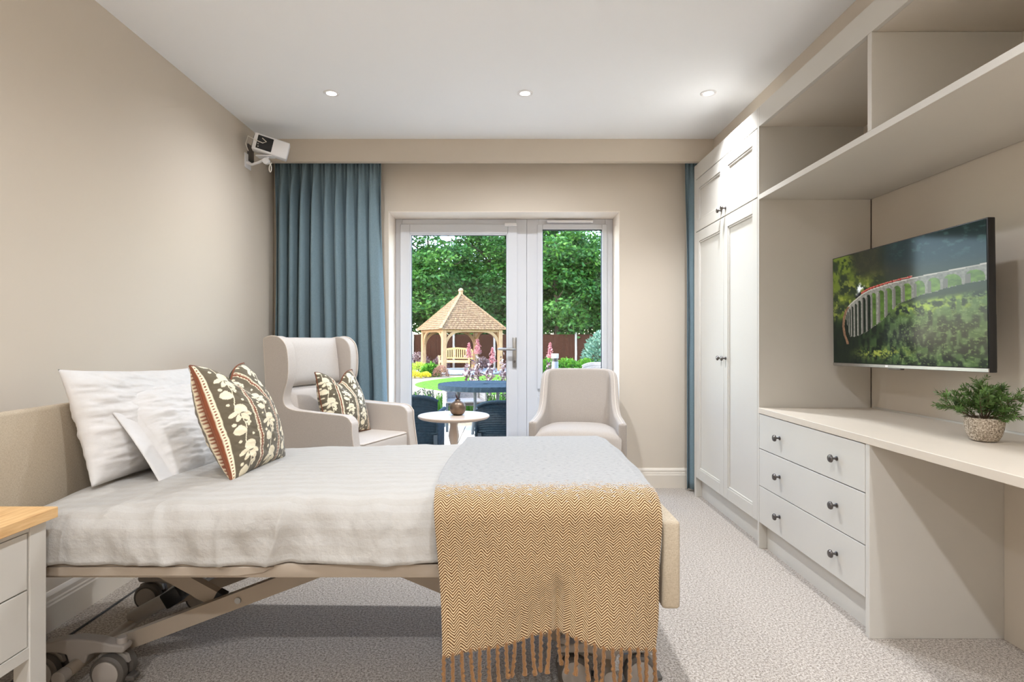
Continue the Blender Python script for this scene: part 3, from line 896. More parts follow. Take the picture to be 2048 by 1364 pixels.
# ---------- pillows and printed cushions
def pillow_grid(W, Hh, T, n, notch=0.0, pinch=0.07, seed=1, wrinkle=0.006, sag=0.0, power=0.52, flat=0.0):
    a, b_ = np.meshgrid(np.linspace(-1, 1, n), np.linspace(-1, 1, n), indexing='ij')
    x = a * W / 2 * (1 - pinch * (1 - b_ ** 2))
    z = b_ * Hh / 2 * (1 - pinch * (1 - a ** 2))
    am = np.clip((a + 1 - flat) / (2 - flat) * 2 - 1, -1, 1)
    th = T / 2 * (np.clip(1 - am ** 2, 0, 1) ** power) * (np.clip(1 - b_ ** 2, 0, 1) ** power)
    th = th * (1 - sag * b_) + (0.0035 * np.clip((1 - np.abs(a)) * 40, 0, 1) * np.clip((1 - np.abs(b_)) * 40, 0, 1) if flat else 0.0)
    if notch:
        nt = np.exp(-(a / 0.42) ** 2)
        z = z - notch * nt * sstep(-0.6, 1.0, b_) ** 1.4
        th = th * (1 - 0.25 * nt * sstep(0.1, 1.0, b_))
        x = x * (1 - 0.13 * sstep(0.0, 1.0, b_))
    wv = wrinkle * (fbm(a * 4 + seed, b_ * 9 + 2 * a, seed, 4) - 0.5) * 2 * np.clip(th / (T / 4), 0, 1)
    edge = np.clip(1 - th / (T / 2), 0, 1)
    return a, b_, x, z, th + wv, edge
def place(P, loc, rz, lean, roll=0.0):
    Mx = Matrix.Translation(loc) @ Matrix.Rotation(rz, 4, 'Z') @ Matrix.Rotation(-lean, 4, 'X') @ Matrix.Rotation(roll, 4, 'Y')
    A = np.array(Mx)
    return P @ A[:3, :3].T + A[:3, 3]
def make_pillow(name, mat, W, Hh, T, loc, rz, lean, roll=0.0, n=70, label='', cat='pillow', flange=False, **kw):
    a, b_, x, z, th, edge = pillow_grid(W, Hh, T, n, **kw)
    F = np.stack([x, -th, z + Hh / 2], axis=-1); B = np.stack([x, th * 0.9, z + Hh / 2], axis=-1)
    b = MB(); b.grid(F); b.grid(B)
    o = b.build(name, mat, smooth=80)
    bm = bmesh.new(); bm.from_mesh(o.data); bmesh.ops.remove_doubles(bm, verts=bm.verts[:], dist=0.0004)
    bmesh.ops.recalc_face_normals(bm, faces=bm.faces[:]); bm.to_mesh(o.data); bm.free()
    o.data.shade_smooth()
    o.matrix_world = Matrix.Translation(loc) @ Matrix.Rotation(rz, 4, 'Z') @ Matrix.Rotation(-lean, 4, 'X') @ Matrix.Rotation(roll, 4, 'Y')
    tag(o, label, cat)
    return o
pw1 = make_pillow('pillow', M['cotton'], 0.70, 0.405, 0.20, (-1.330, 2.205, 0.628), R(87.5), R(18.5), R(2.5), 90,
            'plump white pillow standing upright against the oatmeal headboard', seed=5, wrinkle=0.014, pinch=0.06)
pw2 = make_pillow('pillow', M['cotton'], 0.68, 0.41, 0.16, (-1.135, 2.265, 0.622), R(86), R(39), R(2.5), 110,
            'white pillow with a flat hem leaning behind the printed bed cushion', seed=9, wrinkle=0.012, pinch=0.05, flat=0.22)
# stitched line where the flat hem of the second pillowcase meets the filling
MB().tube([(-0.34 * (1 - 0.05 * (1 - q * q)) * (1 - 0.235), -0.006, q * 0.205 * 0.96 + 0.205) for q in np.linspace(-0.95, 0.95, 24)], 0.0016, 6).build('hem_stitching', M['cotton'], pw2, world=False)

def print_colors(a, b_, rep=3.0, phase=0.0):
    """block print: olive ground, cream flower vines, rust chain stripes"""
    u = (a * 0.5 + 0.5) * rep + phase; v = (b_ * 0.5 + 0.5) * 3.1
    k = np.floor(u); fu = u - k                    # 0..1 inside a repeat
    olive = np.array((104, 94, 76.0)); cream = np.array((238, 226, 196.0)); rust = np.array((132, 74, 48.0))
    col = np.zeros(a.shape + (3,)) + olive
    # stripe band, centred on fu = 0.09
    d = (fu - 0.09)
    band = np.abs(d) < 0.085
    col = np.where(band[..., None], rust, col)
    line = (np.abs(np.abs(d) - 0.076) < 0.011) | (np.abs(np.abs(d) - 0.026) < 0.006)
    col = np.where(line[..., None], cream, col)
    bead = (((np.abs(d) - 0.051) / 0.013) ** 2 + ((np.mod(v * 13, 1) - 0.5) / 0.34) ** 2) < 1
    col = np.where(bead[..., None], cream, col)
    # vine, centred on fu = 0.59, alternating offsets per repeat
    vv = np.mod(v + 0.37 * k, 1.0)
    x = (fu - 0.59)
    def ell(cx, cy, rx, ry, rot=0.0):
        best = None
        for sh in (-1, 0, 1):
            dx_ = x - cx; dy_ = (vv - cy + sh)
            dx2 = dx_ * math.cos(rot) + dy_ * math.sin(rot); dy2 = -dx_ * math.sin(rot) + dy_ * math.cos(rot)
            m = (dx2 / (rx * 1.28)) ** 2 + (dy2 / (ry * 1.18)) ** 2 < 1
            best = m if best is None else (best | m)
        return best
    fl = ell(0.06, 0.66, 0.135, 0.125) | ell(0.02, 0.735, 0.05, 0.05) | ell(0.11, 0.735, 0.05, 0.05)
    fl |= ell(-0.16, 0.55, 0.11, 0.048, 0.35) | ell(0.20, 0.52, 0.105, 0.05, -0.5)
    fl |= ell(-0.05, 0.45, 0.11, 0.052, 0.75) | ell(0.12, 0.42, 0.10, 0.062, -0.75)
    fl |= ell(-0.14, 0.10, 0.125, 0.10) | ell(-0.24, 0.13, 0.045, 0.035) | ell(-0.05, 0.05, 0.05, 0.04) | ell(-0.22, 0.05, 0.05, 0.035) | ell(-0.12, 0.20, 0.05, 0.035)
    fl |= ell(0.13, 0.20, 0.032, 0.032) | ell(0.19, 0.25, 0.032, 0.03) | ell(0.11, 0.27, 0.03, 0.03) | ell(0.17, 0.31, 0.03, 0.028) | ell(-0.23, 0.28, 0.04, 0.035) | ell(-0.20, 0.83, 0.035, 0.03) | ell(0.22, 0.93, 0.035, 0.03)
    stem = (np.abs(x - 0.05 * np.sin(vv * 6.283)) < 0.014)
    col = np.where((fl | stem)[..., None], cream, col)
    vein = ell(0.06, 0.545, 0.06, 0.012) | ell(0.0, 0.49, 0.012, 0.035)
    col = np.where(vein[..., None], olive, col)
    return col
def make_cushion(loc, rz, lean, roll, W, T, notch, label, phase, n=210):
    a, b_, x, z, th, edge = pillow_grid(W, W, T, n, notch=notch, pinch=0.05, seed=3, wrinkle=0.005, power=0.5)
    F = np.stack([x, -th, z + W / 2], axis=-1); B = np.stack([x, th, z + W / 2], axis=-1)
    b = MB(); b.grid(F)
    o = b.build('printed_cushion', M['print'], smooth=0, recalc=True)
    o.data.shade_smooth()
    set_col(o, lin(print_colors(a, b_, 3.0, phase)).reshape(-1, 3))
    b = MB(); st_ = 3
    b.grid(B[::st_, ::st_]); bk = b.build('cushion_back', M['print'], o, world=False, smooth=0); bk.data.shade_smooth()
    set_col(bk, lin(print_colors(a, b_, 3.0, phase))[::st_, ::st_].reshape(-1, 3))
    # rust piping all round
    ring_ = [tuple(F[i, 0]) for i in range(0, n, 4)] + [tuple(F[n - 1, i]) for i in range(0, n, 4)] + [tuple(F[i, n - 1]) for i in range(n - 1, 0, -4)] + [tuple(F[0, i]) for i in range(n - 1, -1, -4)]
    MB().tube(ring_, 0.0038, 8).build('piping', M['rust'], o, world=False)
    o.matrix_world = Matrix.Translation(loc) @ Matrix.Rotation(rz, 4, 'Z') @ Matrix.Rotation(-lean, 4, 'X') @ Matrix.Rotation(roll, 4, 'Y')
    return tag(o, label, 'cushion')
make_cushion((-0.895, 2.085, 0.652), R(88), R(23), R(1), 0.415, 0.20, 0.07,
             'olive and cream block-printed cushion with rust stripes standing on the bed', 0.09)
make_cushion((-0.985, 3.62, 0.528), R(68), R(18), R(0), 0.42, 0.17, 0.08,
             'olive and cream block-printed cushion propped on the wingback armchair', 0.35, 150)

# ================================================================== BEDSIDE CABINET
bs = thing('bedside_cabinet', 'putty bedside cabinet with an oak top and two drawers beside the bed', 'cabinet', (-1.5, 1.34, 0))
CX, CY0, CY1 = -1.274, 1.09, 1.580
bevel(MB().box(-1.735, -1.252, CY0 - 0.014, 1.594, 0.628, 0.658).build('oak_top', M['oak'], bs, smooth=0), 0.002)
for (ya, yb) in ((CY1 - 0.055, CY1), (CY0, CY0 + 0.055)):
    for (xa, xb) in ((CX - 0.045, CX), (-1.73, -1.685)):
        bevel(MB().box(xa, xb, ya, yb, 0, 0.6275).build('corner_post', FU, bs, smooth=0), 0.002)
MB().box(CX - 0.022, CX - 0.002, CY0 + 0.0555, CY1 - 0.0555, 0.610, 0.6275).build('top_rail', FU, bs, smooth=0)
MB().box(CX - 0.022, CX - 0.002, CY0 + 0.0555, CY1 - 0.0555, 0.270, 0.300).build('lower_rail', FU, bs, smooth=0)
for ys in (CY0 + 0.012, CY1 - 0.027):
    MB().box(-1.684, CX - 0.046, ys, ys + 0.015, 0.275, 0.627).build('side_panel', FU, bs, smooth=0)
MB().box(-1.684, CX - 0.03, CY0 + 0.03, CY1 - 0.03, 0.275, 0.29).box(-1.70, -1.685, CY0 + 0.056, CY1 - 0.056, 0.275, 0.627).build('inner_boards', FI, bs, smooth=0)
for (z0, z1) in ((0.457, 0.607), (0.303, 0.453)):
    dw = bevel(MB().box(CX - 0.02, CX - 0.004, CY0 + 0.058, CY1 - 0.058, z0, z1).build('drawer', FU, bs, smooth=0), 0.0015)
    knob(dw, CX - 0.004, (CY0 + CY1) / 2, (z0 + z1) / 2, 0.016).data  # turned knob
# knobs of this cabinet look to +X: mirror them
for ch in bs.children:
    for g in ch.children:
        if g.name.startswith('knob'):
            xk = CX - 0.004 - bs.location.x
            for vtx in g.data.vertices:
                vtx.co.x = 2 * xk - vtx.co.x

# ================================================================== CHAIRS
def arc_pts(p, n=8):
    """smooth closed profile through control points (Catmull-Rom)"""
    out = []; m = len(p)
    for i in range(m):
        p0, p1, p2, p3 = (np.array(p[(i + k - 1) % m], dtype=float) for k in range(4))
        for j in range(n):
            t = j / n
            out.append(tuple(0.5 * ((2 * p1) + (-p0 + p2) * t + (2 * p0 - 5 * p1 + 4 * p2 - p3) * t * t + (-p0 + 3 * p1 - 3 * p2 + p3) * t ** 3)))
    return out
wc = thing('wingback_armchair', 'greige upholstered wingback armchair in the corner by the curtain', 'armchair', (-1.08, 3.64, 0), R(68))
FAB = M['chair_fab']
# side: wing sweeping down into the arm. Profile in (y, z), chair looks to -y
side_prof = [(0.23, 0.16), (0.245, 0.60), (0.268, 1.02), (0.274, 1.115), (0.262, 1.14), (0.20, 1.150), (0.145, 1.132), (0.105, 1.085), (0.092, 1.00), (0.096, 0.90), (0.122, 0.825),
             (0.132, 0.775), (0.115, 0.735), (0.06, 0.713), (-0.05, 0.705), (-0.25, 0.697), (-0.315, 0.692), (-0.352, 0.665), (-0.362, 0.60), (-0.360, 0.16)]
fine = []
for i, p in enumerate(side_prof):
    fine.append(p)
sp = arc_pts(side_prof, 4)
# keep the base straight
sp = [(y, max(z, 0.16)) for (y, z) in sp]
for s_ in (-1, 1):
    v = []; n = len(sp)
    def xo(y, z, inner):
        flare = 0.004 * float(sstep(0.70, 1.10, z)) * (0.4 + 0.6 * float(sstep(0.36, 0.10, y)))
        base = 0.335 + flare - 0.012 * float(sstep(0.5, 0.16, z))
        return s_ * (base - (0.075 if inner else 0.0))
    v = [(xo(y, z, False), y, z) for y, z in sp] + [(xo(y, z, True), y, z) for y, z in sp]
    f = [tuple(range(n)), tuple(range(n, 2 * n))[::-1]] + [(i, (i + 1) % n, n + (i + 1) % n, n + i) for i in range(n)]
    sd = MB().add(v, f).build('wing_and_arm', FAB, wc, world=False, smooth=50)
    bevel(sd, 0.020, 4, 50)
    pts = [(xo(y, z, False) - s_ * 0.004, y - 0.004 if y < 0.2 else y, z) for (y, z) in sp if z > 0.18]
    # start at the back, run over the wing and down the arm front
    k0 = max(range(len(pts)), key=lambda i: (pts[i][1] > 0.20, -pts[i][2] if pts[i][1] > 0.20 else -9))
    pts = pts[k0:] + pts[:k0]
    MB().tube(pts, 0.0042, 8).build('piping', M['piping'], sd, world=False)
# back: lower and upper inner cushions, outer back
def soft_slab(x0, x1, z0, z1, yf0, yf1, th, bulge, n=16, name='', par=None):
    a, b_ = np.meshgrid(np.linspace(0, 1, n), np.linspace(0, 1, n), indexing='ij')
    X_ = x0 + (x1 - x0) * a; Z_ = z0 + (z1 - z0) * b_
    e = np.clip(np.minimum(np.minimum(a, 1 - a) * 7, np.minimum(b_, 1 - b_) * 7), 0, 1) ** 0.5
    bl = bulge * (4 * a * (1 - a)) ** 0.5 * (4 * b_ * (1 - b_)) ** 0.5
    Yf = (yf0 + (yf1 - yf0) * b_) - bl - 0.03 * e + 0.03
    b = MB(); b.grid(np.stack([X_, Yf, Z_], -1)); b.grid(np.stack([X_, (yf0 + (yf1 - yf0) * b_) + th, Z_], -1))
    # rim
    ii = [(i, 0) for i in range(n)] + [(n - 1, j) for j in range(1, n)] + [(i, n - 1) for i in range(n - 2, -1, -1)] + [(0, j) for j in range(n - 2, 0, -1)]
    fs = []
    for q in range(len(ii)):
        p0 = ii[q][0] * n + ii[q][1]; p1 = ii[(q + 1) % len(ii)][0] * n + ii[(q + 1) % len(ii)][1]
        fs.append((p0, p1, n * n + p1, n * n + p0))
    b.f.extend(fs)
    return b.build(name, FAB, par, world=False, smooth=60)
soft_slab(-0.262, 0.262, 0.50, 0.835, 0.105, 0.165, 0.06, 0.035, 18, 'lower_back_pad', wc)
soft_slab(-0.268, 0.268, 0.838, 1.142, 0.158, 0.196, 0.05, 0.02, 18, 'upper_back_pad', wc)
ob = bevel(MB().add([(-0.325, 0.215, 0.16), (0.325, 0.215, 0.16), (0.325, 0.245, 0.16), (-0.325, 0.245, 0.16), (-0.330, 0.252, 1.14), (0.330, 0.252, 1.14), (0.330, 0.283, 1.14), (-0.330, 0.283, 1.14)],
         [(0, 3, 2, 1), (4, 5, 6, 7), (0, 1, 5, 4), (1, 2, 6, 5), (2, 3, 7, 6), (3, 0, 4, 7)]).build('outer_back', FAB, wc, world=False), 0.015, 3)
MB().rbox(-0.258, 0.258, -0.345, 0.20, 0.16, 0.385, 0.015, 2).build('seat_base', FAB, wc, world=False)
sc_ = MB().rbox(-0.257, 0.257, -0.372, 0.12, 0.388, 0.528, 0.028, 4).build('seat_cushion', FAB, wc, world=False)
for zz in (0.398, 0.521):
    MB().tube([(-0.253, 0.10, zz), (-0.253, -0.345, zz), (-0.233, -0.368, zz), (0.233, -0.368, zz), (0.253, -0.345, zz), (0.253, 0.10, zz)], 0.0042, 8).build('piping', M['piping'], sc_, world=False)
for (lx, ly) in ((-0.27, -0.30), (0.27, -0.30), (-0.27, 0.18), (0.27, 0.18)):
    MB().tube([(lx, ly, 0.165), (lx * 1.04, ly * 1.05, 0.0)], [0.022, 0.013], 12).build('leg', M['oak'], wc, world=False)

# low-armed tub chair by the window
tc = thing('tub_chair', 'stone upholstered occasional chair with swept low arms in front of the window', 'chair', (0.505, 3.985, 0), R(-9))
nU, nV = 61, 12
pts = []
W2 = 0.255
ctrl = [(-0.295, -0.235), (-0.288, -0.10), (-0.268, 0.02), (-0.254, 0.09), (-0.250, 0.155), (-0.225, 0.222), (-0.10, 0.238), (0, 0.242), (0.10, 0.238), (0.225, 0.222), (0.250, 0.155), (0.254, 0.09), (0.268, 0.02), (0.288, -0.10), (0.295, -0.235)]
hts = [0.582, 0.586, 0.610, 0.690, 0.880, 0.912, 0.914, 0.914, 0.914, 0.912, 0.880, 0.690, 0.610, 0.586, 0.582]
tt = np.linspace(0, len(ctrl) - 1, nU)
cxs = np.interp(tt, range(len(ctrl)), [c[0] for c in ctrl]); cys = np.interp(tt, range(len(ctrl)), [c[1] for c in ctrl]); chs = np.interp(tt, range(len(ctrl)), hts)
def smoothv(q, k=2):
    for _ in range(k):
        q2 = q.copy(); q2[1:-1] = (q[:-2] + 2 * q[1:-1] + q[2:]) / 4; q = q2
    return q
cxs, cys, chs = smoothv(cxs, 3), smoothv(cys, 3), smoothv(chs, 3)
G = np.zeros((nU, nV, 3))
for j in range(nV):
    w = j / (nV - 1)
    zz = 0.30 + (chs - 0.30) * w
    lean = 0.055 * sstep(0.5, 0.95, zz)
    G[:, j, 0] = cxs * (1 + 0.02 * lean / 0.055); G[:, j, 1] = cys + lean * sstep(-0.05, 0.15, cys); G[:, j, 2] = zz
shell = MB().grid(G).build('back_shell', M['tub_fab'], tc, world=False, smooth=70)
m_ = shell.modifiers.new('thick', 'SOLIDIFY'); m_.thickness = 0.055; m_.offset = 0.0
bevel(shell, 0.022, 4, 60)
MB().tube([tuple(G[i, -1]) for i in range(0, nU)], 0.002, 6).build('top_seam', M['piping'], shell, world=False)
nS = 21
a, b_ = np.meshgrid(np.linspace(-1, 1, nS), np.linspace(-1, 1, nS), indexing='ij')
sx = np.where(b_ < -0.3, 0.285, 0.285 - 0.055 * sstep(-0.3, 1.0, b_)) * a
sy = -0.285 + (b_ + 1) / 2 * 0.49
edge = (np.clip(1 - np.abs(a) ** 5, 0, 1) ** 0.5) * (np.clip(1 - np.abs(b_) ** 6, 0, 1) ** 0.5)
sz = 0.482 + 0.052 * edge + 0.010 * (1 - a * a) * (1 - b_ * b_)
bt = MB().grid(np.stack([sx, sy, sz], -1))
ii = [(i, 0) for i in range(nS)] + [(nS - 1, j) for j in range(1, nS)] + [(i, nS - 1) for i in range(nS - 2, -1, -1)] + [(0, j) for j in range(nS - 2, 0, -1)]
o0 = len(bt.v)
for (i, j) in ii:
    bt.v.append((float(sx[i, j]) * 0.985, float(sy[i, j]) * 0.985, 0.32))
for q in range(len(ii)):
    q2 = (q + 1) % len(ii)
    bt.f.append((ii[q][0] * nS + ii[q][1], ii[q2][0] * nS + ii[q2][1], o0 + q2, o0 + q))
bt.f.append(tuple(range(o0, o0 + len(ii))))
bt.build('seat', M['tub_fab'], tc, world=False, smooth=70)
for (lx, ly) in ((-0.24, -0.24), (0.24, -0.24), (-0.19, 0.18), (0.19, 0.18)):
    MB().tube([(lx, ly, 0.33), (lx * 1.05, ly * 1.06, 0.0)], [0.022, 0.014], 12).build('leg', M['oak'], tc, world=False)

# ================================================================== SIDE TABLE AND VASE
st = thing('side_table', 'small round taupe pedestal table by the glazed door', 'table', (-0.366, 4.0, 0))
MB().lathe([(0.03, 0.578), (0.215, 0.574), (0.238, 0.580), (0.25, 0.590), (0.2505, 0.597), (0.246, 0.601), (0.02, 0.602)], (-0.366, 4.0, 0), 64).build('table_top', M['table_paint'], st)
MB().lathe([(0.055, 0.577), (0.050, 0.566), (0.029, 0.552), (0.026, 0.530), (0.037, 0.465), (0.0375, 0.45), (0.025, 0.395), (0.024, 0.36), (0.050, 0.10), (0.058, 0.03)], (-0.366, 4.0, 0), 8).build('pedestal', M['table_paint'], st, smooth=20)
MB().lathe([(0.165, 0.0), (0.17, 0.012), (0.16, 0.026), (0.08, 0.036)], (-0.366, 4.0, 0), 48).build('foot', M['table_paint'], st)
vz = thing('bud_vase', 'round bronze bud vase with dark dried stems on the side table', 'vase', (-0.338, 3.99, 0.602))
MB().lathe([(0.025, 0.0), (0.042, 0.008), (0.055, 0.030), (0.059, 0.052), (0.054, 0.076), (0.040, 0.092), (0.022, 0.100), (0.018, 0.106), (0.021, 0.112), (0.016, 0.112), (0.014, 0.100)], (-0.338, 3.99, 0.6022), 40).build('vase_body', M['bronze'], vz)
rt = random.Random(5)
for k in range(9):
    an = rt.uniform(0, 6.28); sp_ = rt.uniform(0.008, 0.03); hh = rt.uniform(0.03, 0.055)
    p0 = Vector((-0.338, 3.99, 0.69))
    MB().tube([p0, p0 + Vector((math.cos(an) * sp_ * 0.3, math.sin(an) * sp_ * 0.3, 0.03)), p0 + Vector((math.cos(an) * sp_, math.sin(an) * sp_, 0.02 + hh))], [0.0022, 0.0025, 0.0008], 6).build('dried_stem', M['dark_twig'], vz)

# ================================================================== CURTAINS
def curtain(name, label, x0, x1, y, z0, z1, waves, seed, flare0=0.0, flare1=0.0, amp=0.045):
    n, m = 420, 46
    uu, ww = np.meshgrid(np.linspace(0, 1, n), np.linspace(0, 1, m), indexing='ij')   # ww: 0 top, 1 hem
    drift = 0.9 * (fbm(uu * 4.0, ww * 1.5 + seed, seed, 3) - 0.5) * sstep(0.04, 0.9, ww)
    ph = (uu * waves + drift * 1.1) * 2 * math.pi
    A = amp * (0.35 + 0.65 * sstep(0.0, 0.16, ww)) * (0.55 + 0.9 * vnoise(uu * waves * 0.9 + 3, ww * 0.6, seed + 3))
    sn = np.sin(ph); yy = A * (np.sign(sn) * np.abs(sn) ** 0.75 + 0.25 * np.sin(2 * ph + 1.0 + 3 * uu))
    head = sstep(0.10, 0.0, ww)
    yy = yy + head * 0.012 * np.sin(uu * waves * 3 * 2 * math.pi)
    xx = x0 + (x1 - x0) * uu + (flare0 * (1 - uu) + flare1 * uu) * ww ** 1.4 + 0.014 * np.sin(ph * 1.0 + 1.3) * sstep(0, 0.3, ww)
    zz = z1 + (z0 - z1) * ww
    o = MB().grid(np.stack([xx, y + yy, zz], -1)).build(name, M['curtain'], smooth=0)
    o.data.shade_smooth()
    sm = o.modifiers.new('thick', 'SOLIDIFY'); sm.thickness = 0.003
    return tag(o, label, 'curtain')
curtain('curtain', 'teal pleated full-length curtain drawn back behind the wingback armchair', -1.735, -0.935, 4.272, 0.02, 2.50, 9.5, 11, 0.0, 0.055, 0.056)
curtain('curtain', 'narrow strip of teal curtain between the window wall and the wardrobe', 1.335, 1.72, 4.252, 0.02, 2.50, 4.5, 23, 0.0, 0.0, 0.035)

# ================================================================== PROJECTOR
pj = thing('projector', 'small white projector on a wall bracket near the ceiling corner', 'projector', (XL, 3.90, 2.36))
pm = Matrix.Translation((-1.590, 3.86, 2.432)) @ Matrix.Rotation(R(14), 4, 'Y') @ Matrix.Rotation(R(20), 4, 'Z')
MB().rbox(-0.112, 0.112, -0.045, 0.045, -0.056, 0.056, 0.008, 3, pm).build('projector_body', M['white_plastic'], pj)
MB().rbox(-0.088, 0.010, -0.0475, -0.0440, -0.043, 0.045, 0.002, 1, pm).build('connector_panel', M['black_plastic'], pj)
for (dx_, dz_) in ((-0.078, -0.014), (-0.074, -0.030)):
    MB().rbox(dx_ - 0.004, dx_ + 0.004, -0.050, -0.047, dz_ - 0.004, dz_ + 0.004, 0.001, 1, pm).build('socket', M['steel'], pj)
MB().rbox(-0.02, 0.085, -0.03, 0.03, 0.0545, 0.0575, 0.001, 1, pm).build('vent_slot', M['black_plastic'], pj)
MB().rbox(-0.1145, -0.110, -0.035, 0.035, -0.045, 0.045, 0.001, 1, pm).build('rear_grille', M['gasket'], pj)
MB().rbox(XL, XL + 0.008, 3.86, 3.95, 2.30, 2.40, 0.002, 1).build('wall_flange', M['white_plastic'], pj)
MB().tube([(XL + 0.006, 3.88, 2.335), (XL + 0.05, 3.87, 2.318), (XL + 0.10, 3.86, 2.33), (XL + 0.16, 3.86, 2.36), (XL + 0.17, 3.86, 2.385)], 0.009, 8).build('bracket_arm', M['white_plastic'], pj)
MB().lathe([(0.022, -0.012), (0.022, 0.012)], (XL + 0.155, 3.85, 2.335), 20, 'Y').build('tilt_joint', M['white_plastic'], pj)
MB().rbox(XL + 0.09, XL + 0.2, 3.83, 3.89, 2.364, 2.372, 0.001, 1, None).build('cradle', M['white_plastic'], pj)
MB().tube([pm @ Vector((-0.06, -0.047, 0.03)), pm @ Vector((-0.03, -0.06, 0.012)), pm @ Vector((-0.05, -0.055, -0.002)), pm @ Vector((-0.1, -0.05, 0.004)), pm @ Vector((-0.15, -0.02, 0.02)), pm @ Vector((-0.155, 0.0, -0.03)), pm @ Vector((-0.13, 0.01, -0.07))], 0.003, 6).build('power_lead', M['cable_white'], pj)
lp = [(-1.602 + 0.012 * math.sin(t) + 0.02 * (t / 6.28), 3.85, 2.318 - 0.026 + 0.03 * math.cos(t)) for t in np.linspace(0, 6.28, 22)]
MB().tube(lp, 0.0035, 6).build('cable_loop', M['cable_white'], pj)
wp_ = MB().rbox(XL, XL + 0.009, 3.905, 3.995, 2.355, 2.475, 0.003, 2).build('wall_socket', M['pewter'])
tag(wp_, 'grey metal socket plate on the wall behind the projector', 'socket')

# ================================================================== DOWNLIGHTS
def downlight(x, y, label, power=DOWNLIGHT_W, beam=166):
    d = thing('downlight', label, 'ceiling light', (x, y, H), 0, 'recessed ceiling downlights')
    MB().lathe([(0.030, -0.004), (0.031, -0.0035), (0.041, -0.006), (0.046, -0.003), (0.046, 0.0)], (x, y, H), 36, 'Z', cap=False).build('rim', M['white_plastic'], d)
    MB().lathe([(0.001, -0.0025), (0.030, -0.0025)], (x, y, H), 28, 'Z', cap=False).build('lens', M['lamp_lens'], d)
    ld = bpy.data.lights.new('downlight_lamp', 'SPOT')
    ld.energy = power; ld.spot_size = R(beam); ld.spot_blend = 1.0; ld.shadow_soft_size = 0.035
    ld.color = (0.95, 1.0, 1.07)
    lo = bpy.data.objects.new('downlight_lamp', ld); C.objects.link(lo)
    lo.parent = d; lo.location = (0, 0, -0.02)
for y in (3.38, 0.95, -0.9):
    for x, w in ((-1.035, 'left'), (0.113, 'middle'), (1.20, 'right')):
        lab = {'left': 'leftmost lit recessed downlight in the white ceiling', 'middle': 'middle lit recessed downlight in the white ceiling', 'right': 'rightmost lit recessed downlight in the white ceiling'}[w]
        if y < 3:
            lab = 'lit recessed downlight in the ceiling nearer the camera, out of view'
        downlight(x, y, lab, DOWNLIGHT_W * ((1.05 if abs(x) < 0.5 else 0.40 if x < 0 else 1.0) if y > 3 else (0.95 if abs(x) < 0.5 else 0.42 if x < 0 else 0.85) if y > 0 else 1.25), 118 if x > 1 else 166)

# portal that helps sample the daylight coming through the glazing
pd = bpy.data.lights.new('daylight_portal', 'AREA'); pd.shape = 'RECTANGLE'; pd.size = 1.76; pd.size_y = 2.1; pd.cycles.is_portal = True
po = bpy.data.objects.new('daylight_portal', pd); C.objects.link(po); po.location = (-0.015, 4.70, 1.06); po.rotation_euler = (R(-90), 0, 0)

# ================================================================== POTTED PLANT
pp = thing('potted_plant', 'small green sprigged plant in a rough stone pot on the desk', 'plant', (1.716, 2.046, 0.7615))
def stone_pot():
    t = NT('rough_stone_pot')
    v = t.coord('Object')
    a = t.noise(v, 170, 3, 0.75)
    t.l(t.ramp(a, [(0.36, rgb(104, 92, 78)), (0.5, rgb(176, 160, 140)), (0.64, rgb(226, 216, 200))]), t.b.inputs['Base Color'])
    t.bump(a, 0.9, 0.006); setp(t.b, rough=0.85)
    return t.m
M['stone_pot'] = stone_pot()
px_, py_, pz_ = 1.716, 2.046, 0.7615
MB().lathe([(0.030, 0.0), (0.040, 0.004), (0.050, 0.022), (0.056, 0.045), (0.059, 0.068), (0.0585, 0.082), (0.056, 0.085), (0.052, 0.082), (0.050, 0.072), (0.002, 0.070)], (px_, py_, pz_), 48).build('pot', M['stone_pot'], pp)
M['needle'] = plain('sprig_leaf', rgb(86, 116, 54), 0.6, 0.45, 40)
M['stem'] = plain('sprig_stem', rgb(92, 72, 52), 0.8)
